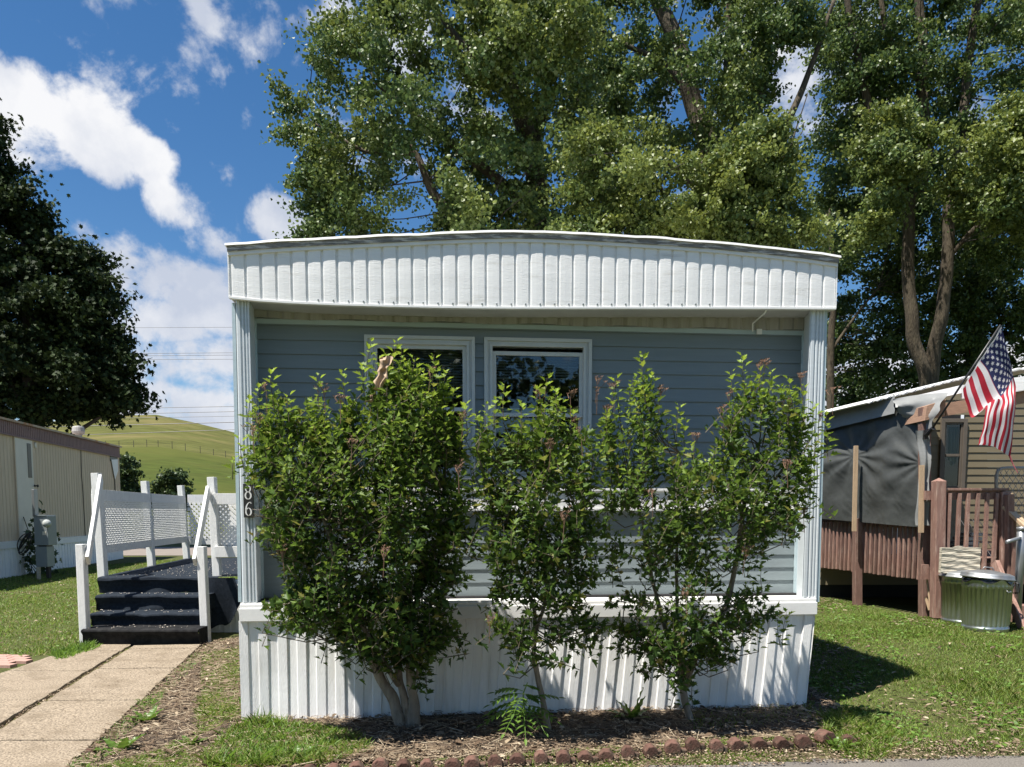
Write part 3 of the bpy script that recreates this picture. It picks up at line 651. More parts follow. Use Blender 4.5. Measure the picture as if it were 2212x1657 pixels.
# ------------------------------------------------------------------ the house
A = gnd(515,1562); B = gnd(1752,1532)
E = (B-A).normalized(); NB = Vector((-E.y,E.x,0)); ROT = math.atan2(E.y,E.x)
def H(u, v, d=0.0):
    """point of the photo seen on the plane d metres behind the skirting face -> (s, z) in the house's own frame"""
    r = ray(u, v); o = A+NB*d-Vector((0,0,CAM_H)); t = o.dot(NB)/r.dot(NB)
    p = Vector((0,0,CAM_H))+r*t; return ((p-A).dot(E), p.z)
house = empty('mobile_home', tuple(A), ROT, 'white and blue mobile home end with curved white roof fascia behind three shrubs', 'mobile home')
LEN = 13.0
def hpart(mb, name, m, **k): return mb.build(name, m, k.pop('parent', house), **k)
DW = .27                                # wall recess behind the posts
def siding(mb, s0, s1, z0, z1, d, lap=.105, lip=.011, zref=0.0):
    k0 = math.floor((z0-zref)/lap); z = zref+k0*lap
    while z < z1-1e-4:
        a = max(z, z0); b = min(z+lap, z1)
        ta = (a-z)/lap; tb = (b-z)/lap
        da = d-lip*(1-ta); db = d-lip*(1-tb)
        w = .0012
        mb.add([(s0,da,a),(s1,da,a),(s1,db,b),(s0,db,b)],[(0,1,2,3)])
        if a == z: mb.add([(s0,da,a),(s1,da,a),(s1,d+.004,a+.0005),(s0,d+.004,a+.0005)],[(0,3,2,1)])
        z += lap
def ring(mb, s0,s1,z0,z1,w,d0,d1,wb=None):
    wb = w if wb is None else wb
    o = [(s0,z0),(s1,z0),(s1,z1),(s0,z1)]; i = [(s0+w,z0+wb),(s1-w,z0+wb),(s1-w,z1-w),(s0+w,z1-w)]
    for k in range(4):
        a,b,c,d_ = o[k],o[(k+1)%4],i[(k+1)%4],i[k]
        e = .0012
        vs = [(p[0],dd,p[1]) for dd in (d0,d1) for p in (a,b,c,d_)]
        mb.add(vs, [(0,1,2,3),(7,6,5,4),(0,4,5,1),(1,5,6,2),(2,6,7,3),(3,7,4,0)])
sL = H(556,900,DW)[0]; sR = H(1730,900,DW)[0]
zTop = H(1100,697,DW)[1]; zLedge = H(1500,1047+10,DW)[1]
zSkT = H(1000,1301,0)[1]; zLow0 = H(1300,1290,.14)[1]
w1 = (H(790,900,DW)[0], H(1026,900,DW)[0]); w2 = (H(1046,900,DW)[0], H(1276,900,DW)[0])
wz1 = H(1000,729,DW)[1]; wz0 = H(1100,1036,DW)[1]
mb = MB()
siding(mb, sL, w1[0]+.01, zLedge, zTop, DW, zref=zTop-.06); siding(mb, w1[1]-.01, w2[0]+.01, zLedge, zTop, DW, zref=zTop-.06)
siding(mb, w2[1]-.01, sR, zLedge, zTop, DW, zref=zTop-.06)
for w in (w1,w2):
    siding(mb, w[0]+.01, w[1]-.01, wz1-.01, zTop, DW, zref=zTop-.06); siding(mb, w[0]+.01, w[1]-.01, zLedge, wz0+.01, DW, zref=zTop-.06)
hpart(mb, 'upper_siding', BLUE, recalc=False)
# vertical seam and side channels
mb = MB()
for s in (sL,sR):
    mb = MB(); mb.bx(s-.014,s+.014,DW-.022,DW+.02,zLow0,zTop); hpart(mb, 'channel_trim', BLUE_T)
# lower siding below the ledge, slightly deeper
D2 = DW-.005
zL2 = H(1500,1103,DW)[1]
mb = MB(); siding(mb, sL, sR, zLow0, zL2+.03, DW+.028, zref=zLow0+.005); hpart(mb, 'lower_siding', BLUE, recalc=False)
mb = MB(); mb.bx(sL+.015, sR-.015, DW-.014, DW+.05, zL2+.022, zLedge); mb.bx(sL+.015, sR-.015, DW-.03, DW+.03, zLedge-.018, zLedge+.003); hpart(mb, 'ledge_trim', W_TRIM, bevel=.003)
mb = MB(); mb.bx(sL+.015, sR-.015, DW-.026, DW+.05, zL2-.002, zL2+.02); hpart(mb, 'ledge_lip', W_TRIM, bevel=.003)
# windows
def window(w, drop, name_label, blinds):
    f = MB(); s0,s1 = w; z0,z1 = wz0,wz1
    ring(f, s0,s1,z0,z1,.026,DW-.036,DW+.02); ring(f, s0+.026,s1-.026,z0+.026,z1-.026,.018,DW-.022,DW+.03); ring(f, s0+.044,s1-.044,z0+.044,z1-.044,.02,DW-.03,DW+.05)
    win = hpart(f, 'window', W_WIN, bevel=.002)
    a0,a1,b0,b1 = s0+.064,s1-.064,z0+.064,z1-.064
    mid = (b0+b1)/2+.01
    f = MB(); top = b1-drop; ring(f, a0,a1,mid-drop-.03,top,.03,DW-.008,DW+.022); f.build('upper_sash', W_WIN, win, bevel=.002)
    f = MB(); ring(f, a0,a1,b0,mid+.005,.03,DW+.026,DW+.055); f.build('lower_sash', W_WIN, win, bevel=.002)
    f = MB(); f.bx(a0+.02,a1-.02,DW+.004,DW+.008,mid-drop-.02,top-.02); f.build('glass', GLASS, win)
    f = MB(); f.bx(a0+.02,a1-.02,DW+.038,DW+.042,b0+.02,mid-.01); f.build('glass', GLASS, win)
    # blind behind the upper glass
    f = MB(); n = blinds
    for i in range(n):
        z = b1-.02-i*.022
        M = Matrix.Translation(((a0+a1)/2, DW+.10, z)) @ Matrix.Rotation(R(38),4,'X')
        f.box((0,0,0),((a1-a0)/2-.02,.0125,.0008), M)
    f.bx(a0+.02,a1-.02,DW+.085,DW+.115,b1-.02-n*.022-.012,b1-.02-n*.022)
    for s in (a0+.1,a1-.1): f.bx(s-.0015,s+.0015,DW+.085,DW+.087,b1-.02-n*.022,b1)
    f.build('blind', BLIND, win)
    return win
window(w1, 0.0, '', 16); window(w2, .035, '', 9)
mb = MB()   # room behind the windows, open to the windows
x0,x1 = w1[0]-.6,w2[1]+.6; y0,y1 = DW+.13,DW+2.6; z0,z1 = .6,2.75
mb.add([(x0,y0,z0),(x1,y0,z0),(x1,y1,z0),(x0,y1,z0),(x0,y0,z1),(x1,y0,z1),(x1,y1,z1),(x0,y1,z1)],[(0,1,2,3),(4,7,6,5),(3,2,6,7),(0,3,7,4),(1,5,6,2)])
hpart(mb, 'room', ROOM, recalc=False)
# corrugated band under the soffit
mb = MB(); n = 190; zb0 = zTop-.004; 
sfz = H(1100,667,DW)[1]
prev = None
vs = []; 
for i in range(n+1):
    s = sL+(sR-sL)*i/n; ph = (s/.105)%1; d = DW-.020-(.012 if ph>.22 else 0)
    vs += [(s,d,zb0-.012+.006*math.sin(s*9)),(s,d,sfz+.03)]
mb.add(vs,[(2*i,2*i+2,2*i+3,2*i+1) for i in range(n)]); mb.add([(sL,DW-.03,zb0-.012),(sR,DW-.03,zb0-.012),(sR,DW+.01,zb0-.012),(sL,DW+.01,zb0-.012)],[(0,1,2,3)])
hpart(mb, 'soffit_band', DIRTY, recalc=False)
mb = MB(); mb.bx(sL+.015,sR-.015,DW-.016,DW,zTop-.05,zTop-.012)
for i in range(26):
    s = sL+.1+(sR-sL-.2)*i/25; mb.bx(s-.02,s+.02,DW-.019,DW-.015,zTop-.024,zTop-.02)
hpart(mb, 'siding_track', BLUE_T)
# fascia
DF = -.045
topc = [(493,546),(560,541),(640,536),(740,531),(850,526),(960,521),(1050,518),(1110,517),(1180,518.5),(1260,522),(1350,527),(1450,533.5),(1560,542),(1660,552),(1740,561),(1808,571)]
botc = [(495,641),(560,648),(640,653),(740,657),(850,660),(960,662.5),(1050,663.5),(1110,664),(1250,664),(1450,664),(1650,664.5),(1806,665.5)]
TP = [H(u,v,DF) for u,v in topc]; BP = [H(u,v,DF) for u,v in botc]
def interp(P, s):
    if s <= P[0][0]: return P[0][1]
    for a,b in zip(P,P[1:]):
        if s <= b[0]: return a[1]+(b[1]-a[1])*(s-a[0])/(b[0]-a[0])
    return P[-1][1]
s0,s1 = TP[0][0]-.003, TP[-1][0]+.003
mb = MB(); s = s0; vs = []; pts = []
per = .1065
# profile of one board: narrow channel, lit slope, wide gently bowed board, sharp step
prof = [(0,.0),(.003,.012),(.017,.012),(.021,.0015),(.028,0),(.060,-.0008),(.095,0),(.1062,.0005)]
while s < s1:
    tl_ = random.uniform(-.0022,.0022); tb_ = random.uniform(-.0012,.0012)
    for a,d in prof:
        if s+a <= s1: pts.append((s+a, DF+d+tb_+tl_*a/per))
    s += per
pts.append((s1,DF))
for (a,d) in pts:
    w = .003*math.sin(a*7.3)
    vs += [(a,d,interp(BP,a)),(a,d-.001+w*.4,(interp(BP,a)+interp(TP,a))/2),(a,d,interp(TP,a))]
mb.add(vs,[(3*i+k,3*i+3+k,3*i+4+k,3*i+1+k) for i in range(len(pts)-1) for k in (0,1)])
hpart(mb, 'fascia_panel', W_PAINT, recalc=False)
# top edge strips follow the curve
def strip(mb, P, off0, off1, d0, d1, n=60, a0=None, a1=None, wob=0):
    a0 = s0 if a0 is None else a0; a1 = s1 if a1 is None else a1; vs = []
    for i in range(n+1):
        s = a0+(a1-a0)*i/n; z = interp(P,s); q = wob*mnoise.noise((s*11,1,1)); q2 = wob*mnoise.noise((s*17,7,1))
        vs += [(s,d0+q2,z+off0),(s,d1,z+off0),(s,d1,z+off1+q),(s,d0+q2,z+off1+q)]
    mb.add(vs,[(4*i+a,4*i+4+a,4*i+4+b,4*i+b) for i in range(n) for a,b in ((0,1),(1,2),(2,3),(3,0))]+[(0,1,2,3),(4*n+3,4*n+2,4*n+1,4*n)])
mb = MB(); strip(mb, TP, -.022, .004, DF-.012, DF+.03); hpart(mb, 'drip_channel', W_TRIM, bevel=.002)
mb = MB(); strip(mb, TP, .004, .046, DF-.022, DF+.03, 220, wob=.004); hpart(mb, 'edge_board', GREYWOOD)
mb = MB(); strip(mb, BP, -.012, .006, DF-.006, DF+.03, 60); hpart(mb, 'fascia_hem', W_TRIM, bevel=.002)
for i in range(34):
    s = s0+.62+i*per
    if s < s1-.9:
        mb = MB()
        z = interp(BP,s)+.022; mb.lathe([(.0,-.004),(.006,-.003),(.006,.004),(0,.005)], (0,0,0), 8, Matrix.Translation((s,DF-.004,z))@Matrix.Rotation(R(90),4,'X')); hpart(mb, 'screw', GREYMET)
# roof: cambered sheet running back, white lip at the front
mb = MB(); n = 60; vs = []
for i in range(n+1):
    s = s0-.012+(s1-s0+.024)*i/n; z = interp(TP,min(max(s,s0),s1))+.044+.007*mnoise.noise((s*4,2,0))+.003*mnoise.noise((s*15,2,0))
    vs += [(s,DF-.034,z-.004),(s,DF-.03,z+.012),(s,DF+.25,z+.016),(s,LEN,z-.02),(s,LEN,z-.05),(s,DF+.03,z-.006)]
mb.add(vs,[(6*i+k,6*i+6+k,6*i+6+(k+1)%6,6*i+(k+1)%6) for i in range(n) for k in range(6)]); mb.add([vs[k] for k in range(6)]+[vs[6*n+k] for k in range(6)],[(0,1,2,3,4,5),(11,10,9,8,7,6)])
hpart(mb, 'roof', WHITEROOF)
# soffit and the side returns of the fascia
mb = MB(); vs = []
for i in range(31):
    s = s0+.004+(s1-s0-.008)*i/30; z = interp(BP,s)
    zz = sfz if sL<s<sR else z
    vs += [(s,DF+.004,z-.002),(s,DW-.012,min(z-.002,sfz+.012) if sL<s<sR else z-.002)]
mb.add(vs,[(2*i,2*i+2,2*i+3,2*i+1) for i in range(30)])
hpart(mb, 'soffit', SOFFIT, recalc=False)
mb = MB()
for s,k in ((s0,-1),(s1,1)):
    zt = interp(TP,s); zb_ = interp(BP,s)
    mb.bx(s-.004,s+.004,DF,LEN-.2,zb_,zt)
hpart(mb, 'side_fascia', W_PAINT)
# corner posts, fluted
def post(uT0,uT1,uB0,uB1,vT,vB,side):
    (a0,zt),(a1,_) = H(uT0,vT,0),H(uT1,vT,0); (b0,zb_),(b1,_) = H(uB0,vB,0),H(uB1,vB,0)
    prof = [(0,.012),(.10,.0),(.30,.0),(.34,.012),(.42,.012),(.46,.0),(.56,.0),(.60,.012),(.66,.012),(.70,.002),(.78,.002),(.82,.010),(.88,.010),(.92,0),(1,0)]
    mb = MB(); vs = []
    for t,d in prof: vs += [(b0+(b1-b0)*t,d,zb_),(a0+(a1-a0)*t,d,zt)]
    n = len(prof)
    mb.add(vs,[(2*i,2*i+2,2*i+3,2*i+1) for i in range(n-1)])
    # inner return towards the wall and outer return
    i_s = (1 if side<0 else 0)
    bi = b1 if side<0 else b0; ai = a1 if side<0 else a0
    wl = sL if side<0 else sR
    for k in range(4):
        t0,t1 = k/4,(k+1)/4; g0 = .008*(k%2)
        sb = lambda t:(bi+(wl-bi)*t); st = lambda t:(ai+(wl-ai)*t)
        mb.add([(sb(t0),DW*t0,zb_),(sb(t1),DW*t1,zb_),(st(t1),DW*t1,zt),(st(t0),DW*t0,zt)],[(0,1,2,3)])
        mb.add([(sb(t1),DW*t1,zb_),(sb(t1)+side*g0,DW*t1+.0,zb_),(st(t1)+side*g0,DW*t1,zt),(st(t1),DW*t1,zt)],[(0,1,2,3)])
    bo = b0 if side<0 else b1; ao = a0 if side<0 else a1
    mb.add([(bo,.012 if side<0 else 0,zb_),(bo,.25,zb_),(ao,.25,zt),(ao,.012 if side<0 else 0,zt)],[(0,1,2,3)])
    return hpart(mb, 'corner_post', POST_M, recalc=False)
pl = post(508,537,523,556,640,1302,-1); pr = post(1752,1782,1733,1764,664,1296,1)
for (ut,ub,k) in ((505,519,-1),(1783.5,1765.5,1)):
    mb = MB(); a,zt = H(ut,655,.02); b,zb_ = H(ub,1300,.02)
    mb.add([(b-.012,.01,zb_),(b+.012,.01,zb_),(a+.012,.01,zt),(a-.012,.01,zt),(b-.012,.06,zb_),(b+.012,.06,zb_),(a+.012,.06,zt),(a-.012,.06,zt)],[(0,1,2,3),(7,6,5,4),(0,4,5,1),(1,5,6,2),(2,6,7,3),(3,7,4,0)])
    hpart(mb, 'edge_trim', BLUE_T)
# body side walls and back
mb = MB(); sA = H(519,1300,0)[0]+.01; sB = H(1764,1300,0)[0]-.01; zt = interp(BP,sA)
aT = H(507,655,0)[0]+.01; bT = H(1780,664,0)[0]-.01; zt2 = interp(TP,0)-.1
siding(mb, 0,1,0,0,0)
mb.add([(sA,.25,zSkT),(sA,LEN-.3,zSkT),(aT,LEN-.3,zt2),(aT,.25,zt2)],[(0,1,2,3)]); mb.add([(sB,.25,zSkT),(sB,LEN-.3,zSkT),(bT,LEN-.3,zt2-.1),(bT,.25,zt2-.1)],[(0,1,2,3)])
mb.add([(sA,LEN-.3,0),(sB,LEN-.3,0),(bT,LEN-.3,zt2-.1),(aT,LEN-.3,zt2)],[(0,1,2,3)])
hpart(mb, 'side_wall', BLUE, recalc=False)
# skirting: cap band and ribbed sheet with buckled ribs
b0 = H(516,1304,-.02); b1 = H(1766,1300,-.02); zB1 = H(1000,1337,-.02)[1]
mb = MB(); mb.bx(b0[0],b1[0],-.022,.03,zB1,zSkT-.028)
mb.bx(b0[0]+.004,b1[0]-.004,-.010,.25,zSkT-.028,zSkT); mb.bx(b0[0]+.004,b1[0]-.004,.0,.02,zSkT-.001,zSkT+.012)
hpart(mb, 'skirting_cap', W_TRIM, bevel=.003)
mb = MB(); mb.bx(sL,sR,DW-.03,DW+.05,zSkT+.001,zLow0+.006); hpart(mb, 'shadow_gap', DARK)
bot = [(515,1556),(560,1560),(600,1564),(606,1572),(640,1578),(690,1580),(740,1562),(800,1556),(860,1552),(950,1546),(1010,1543),(1060,1541),(1120,1542),(1200,1538),(1300,1541),(1400,1538),(1480,1541),(1560,1541),(1640,1536),(1700,1535),(1752,1528)]
BO = [H(u,v,0) for u,v in bot]
sk0,sk1 = H(517,1400,0)[0], H(1759,1400,0)[0]
def lean(s):
    t = (s-sk0)/(sk1-sk0); return -.115*float(sstep(.12,.5,np.array(t)))+.03*float(sstep(.85,1,np.array(t)))
mb = MB(); s = sk0; pts = []
while s < sk1:
    tl_ = random.uniform(-.004,.004)
    for a,d in ((0,0.),(.062,tl_),(.070,.013),(.132,.013+tl_),(.140,0)):
        if s+a <= sk1: pts.append((s+a, d))
    s += .1402
pts.append((sk1,0))
vs = []
nz = 6
for a,d in pts:
    for k in range(nz+1):
        t = k/nz; zt_ = zB1+.004; z1_ = interp(BO,a); z = zt_+(z1_-zt_)*t
        bow = .012*math.sin(t*math.pi)*mnoise.noise((a*2.2,0,5))+.006*mnoise.noise((a*5,t*2,5))
        if 0.25<a<.95: bow -= .03*t*t*math.sin((a-.25)/.7*math.pi)
        vs.append((a+lean(a)*t*.62, d+bow, z))
m_ = nz+1
mb.add(vs,[(i*m_+k,i*m_+k+1,(i+1)*m_+k+1,(i+1)*m_+k) for i in range(len(pts)-1) for k in range(nz)])
hpart(mb, 'skirting', W_SKIRT, recalc=False)
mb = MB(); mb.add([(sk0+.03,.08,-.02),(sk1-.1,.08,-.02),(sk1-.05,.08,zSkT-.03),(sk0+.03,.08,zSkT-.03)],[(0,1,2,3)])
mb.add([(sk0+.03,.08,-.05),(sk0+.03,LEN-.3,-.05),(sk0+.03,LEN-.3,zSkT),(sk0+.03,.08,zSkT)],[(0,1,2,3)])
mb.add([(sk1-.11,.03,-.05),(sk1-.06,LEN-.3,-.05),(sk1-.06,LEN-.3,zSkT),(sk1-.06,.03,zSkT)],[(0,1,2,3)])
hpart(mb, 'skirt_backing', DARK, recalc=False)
# small bracket hanging under the fascia
mb = MB(); (ss,zz) = H(1660,667,DF+.02)
mb.tube([(ss,DF+.03,zz+.01),(ss-.02,DF+.05,zz-.03),(ss-.02,DW-.05,zz-.05),(ss-.015,DW-.04,zz-.11)], .006, 6); mb.bx(ss+.02,ss+.06,DW-.045,DW-.03,zz-.13,zz-.09)
hpart(mb, 'bracket', W_TRIM)
# house number plaque
(p0,z0),(p1,z1) = H(527,1118,-.012),H(546.5,1045,-.012)
mb = MB(); mb.bx(p0,p1,-.018,-.006,z0,z1); plaque = hpart(mb, 'number_plaque', BLACK, bevel=.002)
def digit(strokes, cx, cz, sc, parent):
    mb = MB()
    for st in strokes:
        n = len(st)
        for (x0_,y0_,r0_),(x1_,y1_,r1_) in zip(st,st[1:]):
            dx,dy = x1_-x0_,y1_-y0_; L_ = math.hypot(dx,dy) or 1; nx,ny = -dy/L_,dx/L_
            q = [(x0_+nx*r0_,y0_+ny*r0_),(x0_-nx*r0_,y0_-ny*r0_),(x1_-nx*r1_,y1_-ny*r1_),(x1_+nx*r1_,y1_+ny*r1_)]
            mb.prism(q, lambda p:(cx+p[0]*sc,-.0195,cz+p[1]*sc), lambda p:(cx+p[0]*sc,-.0178,cz+p[1]*sc))
    return mb.build('digit', W_TRIM, parent)
def arc(cx,cy,rx,ry,a0,a1,w0,w1,n=14):
    o = []
    for i in range(n+1):
        t = i/n; a = R(a0+(a1-a0)*t); th = abs(math.cos(a)); o.append((cx+rx*math.cos(a), cy+ry*math.sin(a), w0+(w1-w0)*th))
    return o
six = [arc(0,-.42,.36,.52,0,360,.03,.10,24), arc(.30,-.30,.66,1.22,88,180,.03,.10,16), [(.28,.93,.03),(.36,.80,.05),(.36,.72,.07)]]
eight = [arc(0,-.42,.38,.50,0,360,.03,.11,24), arc(0,.50,.32,.42,0,360,.03,.09,20)]
wpl = p1-p0; hz = (z1-z0)
PLATE = (p0,p1,z0)
digit(six, (p0+p1)/2, z0+hz*.26, wpl*.74, plaque); digit(eight, (p0+p1)/2, z0+hz*.74, wpl*.74, plaque)

# ------------------------------------------------------------------ shrubs in front of the house
def shrub(label, stems, poly, Yc, thick, ntw, spikes=(), pods=(), gaps=(), seed=1, dens=1.0, arms=()):
    global rng
    rng = np.random.default_rng(seed); random.seed(seed)
    root = empty('flowering_shrub', tuple(gnd(*stems[0][0][0][:2])), 0, label, 'shrub', 'leafy shrubs against the front of the home')
    inv = root.location.copy()
    def loc(p): return Vector(p)-inv
    limb = []
    for path, r0, r1 in stems:
        mb = MB()
        P = [at(*p) for p in path]; Q = []
        for i in range(len(P)-1):
            a0 = P[max(i-1,0)]; a1 = P[i]; a2 = P[i+1]; a3 = P[min(i+2,len(P)-1)]
            for t in range(6):
                t /= 6; Q.append(.5*((2*a1)+(-a0+a2)*t+(2*a0-5*a1+4*a2-a3)*t*t+(-a0+3*a1-3*a2+a3)*t**3))
        Q.append(P[-1]); K = len(Q)
        mb.tube([loc(q)+Vector((mnoise.noise(q*6),mnoise.noise(q*6+Vector((9,0,0))),0))*r0*.5 for q in Q], [(r0+(r1-r0)*(i/(K-1))**.8)*(1+.3*mnoise.noise(q*11)) for i,q in enumerate(Q)], 9)
        mb.build('stem', BARK2, root, smooth=True); limb += [tuple(q) for q in Q]
    L = np.array(limb)
    q = sample_poly(poly, ntw)
    for gp_ in gaps: q = q[~(inpoly(q[:,0],q[:,1],gp_) & (rng.random(len(q))<.93))]
    d = edged(q[:,0],q[:,1],poly); c = np.array(poly).mean(0)
    T = np.minimum(thick, d/F*Yc*1.3+.05)
    W = atN(q[:,0],q[:,1],np.full(len(q),Yc)); W[:,1] = Yc + rng.uniform(-1,.75,len(q))*T
    # twigs: tip at W, growing up and out from the middle
    cx = atN(np.array([c[0]]),np.array([c[1]]),np.array([Yc]))[0]
    dirs = (W-cx)*np.array([.5,.5,.25])+np.array([0,0,.55])+rng.normal(size=W.shape)*.28
    ln = rng.uniform(.14,.30,len(W))
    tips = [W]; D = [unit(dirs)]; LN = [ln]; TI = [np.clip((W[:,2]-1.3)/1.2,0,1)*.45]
    for (u,v,l,yo) in spikes:
        p = np.array(at(u,v,Yc+yo))[None]; tips.append(p); D.append(unit(np.array([[random.uniform(-.12,.12),random.uniform(-.15,.15),1.0]]))); LN.append(np.array([l])); TI.append(np.array([.9]))
    ab = MB()
    for (u0_,v0_,u1_,v1_,yo,na) in arms:
        pth = []
        for j in range(na):
            t = j/(na-1); p = at(u0_+(u1_-u0_)*t, v0_+(v1_-v0_)*t-10*math.sin(t*math.pi)*(1 if v1_<v0_ else -1), Yc+yo); pth.append(p)
            if j:
                dr = (p-pth[j-1]).normalized()
                for kk in range(2):
                    q_ = p+Vector((random.gauss(0,.02),random.gauss(0,.035),random.gauss(0,.02)))
                    tips.append(np.array([tuple(q_)])); D.append(unit(np.array([tuple(dr+Vector((random.gauss(0,.35),random.gauss(0,.5),random.gauss(.15,.3))))]))); LN.append(np.array([.10])); TI.append(np.array([.15]))
        ab = MB(); ab.tube([loc(p) for p in pth],[.006-.0045*j/(na-1) for j in range(na)],5); ab.build('side_branch', BARK2, root, smooth=True)
    W = np.concatenate(tips); D = np.concatenate(D); LN = np.concatenate(LN); TI = np.concatenate(TI)
    LP=[];LD=[];LNn=[];LS=[];LT=[]
    tb = MB()
    for i in range(len(W)):
        t = Vector(W[i]); dd = Vector(D[i]); l = float(LN[i]); st = t-dd*l
        ph = random.random()*6.28; n = max(5,int(l/.0175*dens)); 
        side = dd.cross(Vector((.3,.8,.1))).normalized(); sd2 = dd.cross(side)
        tb.tube([loc(st), loc(st+dd*l*.55+side*.008), loc(t)], [.0032,.0024,.001], 3, cap=False)
        if i < ntw and i%3 == 0:
            dist = np.linalg.norm(L-np.array(st),axis=1)+np.where(L[:,2]>st.z, .6, 0); j = int(np.argmin(dist))
            a = Vector(L[j]); m_ = (a+st)/2+Vector((0,0,-.06)); tb.tube([loc(a),loc(m_),loc(st)],[.005,.004,.003],4,cap=False)
        for k in range(n):
            f = (k+.5)/n; a = ph+k*2.4; out = side*math.cos(a)+sd2*math.sin(a)
            p = st+dd*l*f+out*.012
            up = .35+.9*f**2
            LP.append(p); LD.append(out+dd*up+Vector((0,0,-.25*(1-f)))); LNn.append(dd+out*-.25+Vector((random.gauss(0,.25),random.gauss(0,.25),random.gauss(0,.25))))
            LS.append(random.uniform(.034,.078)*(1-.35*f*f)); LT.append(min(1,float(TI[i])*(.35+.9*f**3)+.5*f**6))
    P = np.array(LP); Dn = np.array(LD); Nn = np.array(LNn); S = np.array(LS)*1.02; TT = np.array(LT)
    # nothing grows through the wall
    r_ = (P-np.array(A)); dep = r_@np.array(NB); sa = r_@np.array(E); lim = np.where((sa>sL+.05)&(sa<sR-.05)&(P[:,2]>zSkT+.05), DW-.07, -.05); keep = dep < lim
    p0,p1,z0 = PLATE; near_plate = (dep>-.9)&(sa<p1+.07+.25*(-dep).clip(0))&(sa>p0-.3)&(P[:,2]>z0-.06)&(P[:,2]<z0+.19)
    keep &= ~near_plate
    P,Dn,Nn,S,TT = P[keep],Dn[keep],Nn[keep],S[keep],TT[keep]
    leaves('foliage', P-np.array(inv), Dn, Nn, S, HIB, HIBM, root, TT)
    tb.build('twig', TWIG, root)
    for (u,v,yo) in pods:
        mb = MB(); p = at(u,v,Yc+yo)
        for k in range(random.randint(5,9)):
            o = Vector((random.gauss(0,.018),random.gauss(0,.018),random.gauss(0,.014)))
            q_ = loc(p)+o; r0 = random.uniform(.005,.009)
            for j in range(5):
                a = j*1.257; e = Vector((math.cos(a),math.sin(a),1.1))*r0*1.7
                mb.add([q_,q_+e+Vector((r0*.5,0,0)),q_+e*1.3,q_+e+Vector((0,r0*.5,0))],[(0,1,2,3)])
            mb.tube([q_, q_-Vector((o.x*.5,o.y*.5,.03))], [.002,.0015], 3)
        mb.tube([loc(p)-Vector((0,0,.02)), loc(p)-Vector((random.uniform(-.02,.02),0,.16))],[.002,.0025],3)
        mb.build('seed_head', POD, root)
    return root
YS = gnd(880,1575).y-.02
SH1 = shrub('widest and densest green shrub, in front of the corner post and first window',
  [([(868,1582,YS),(852,1520,YS),(828,1470,YS),(795,1420,YS-.05),(755,1370,YS-.1),(690,1270,YS-.15),(640,1150,YS-.15)], .052,.012),
   ([(885,1582,YS),(875,1525,YS),(865,1470,YS),(855,1400,YS+.02),(840,1300,YS),(820,1180,YS),(810,1050,YS)], .036,.010),
   ([(897,1582,YS+.01),(893,1535,YS),(888,1480,YS-.03),(882,1400,YS-.05),(900,1290,YS-.1),(940,1180,YS-.1),(960,1050,YS-.1)], .050,.010),
   ([(882,1520,YS),(905,1440,YS+.05),(930,1380,YS+.06),(965,1300,YS+.05)], .018,.006),
   ([(862,1480,YS-.02),(780,1350,YS-.3),(720,1200,YS-.4),(680,1050,YS-.4)], .022,.007)],
  [(560,905),(545,870),(600,850),(640,872),(690,850),(720,880),(760,862),(800,880),(800,830),(830,790),(870,775),(900,800),(935,790),(965,830),(972,880),(1000,900),(1010,980),(1022,1040),(1015,1120),(1005,1190),(985,1250),(960,1290),(990,1340),(985,1375),(960,1405),(930,1440),(905,1445),(880,1425),(840,1405),(780,1390),(730,1385),(690,1350),(660,1335),(600,1345),(575,1320),(610,1280),(620,1200),(590,1130),(560,1090),(545,1030),(520,980),(530,940)],
  YS-.22, .46, 1080,
  arms=[(660,1290,572,1300,-.35,8),(700,1340,600,1350,-.3,8),(640,1180,565,1150,-.35,7),(930,1400,990,1340,-.05,6),(950,1290,1010,1240,-.1,6),(940,1180,1035,1150,-.05,7),(600,1080,545,1100,-.35,6)],
  spikes=[(585,800,.25,-.2),(622,850,.18,-.3),(688,808,.22,-.2),(740,798,.28,-.1),(783,790,.2,-.1),(800,735,.3,0),(855,733,.35,0),(868,752,.25,-.05),(938,765,.3,-.05),(905,800,.2,0),(962,800,.2,0),(815,765,.2,-.1),(518,945,.2,-.3),(540,862,.2,-.3),(506,985,.15,-.3),(560,830,.25,-.2),(980,835,.22,0),(895,770,.25,.05),(835,760,.25,-.05),(1005,870,.2,-.1)],
  pods=[(575,838,-.2),(700,838,-.2),(560,900,-.3),(545,925,-.35),(760,955,-.6),(735,860,-.3),(830,1190,-.6),(990,1010,-.4),(610,1190,-.4),(930,800,-.1),(1000,900,-.2)], gaps=[[(540,1120),(575,1120),(590,1230),(540,1230)]], seed=3)
YM = gnd(1183,1585).y
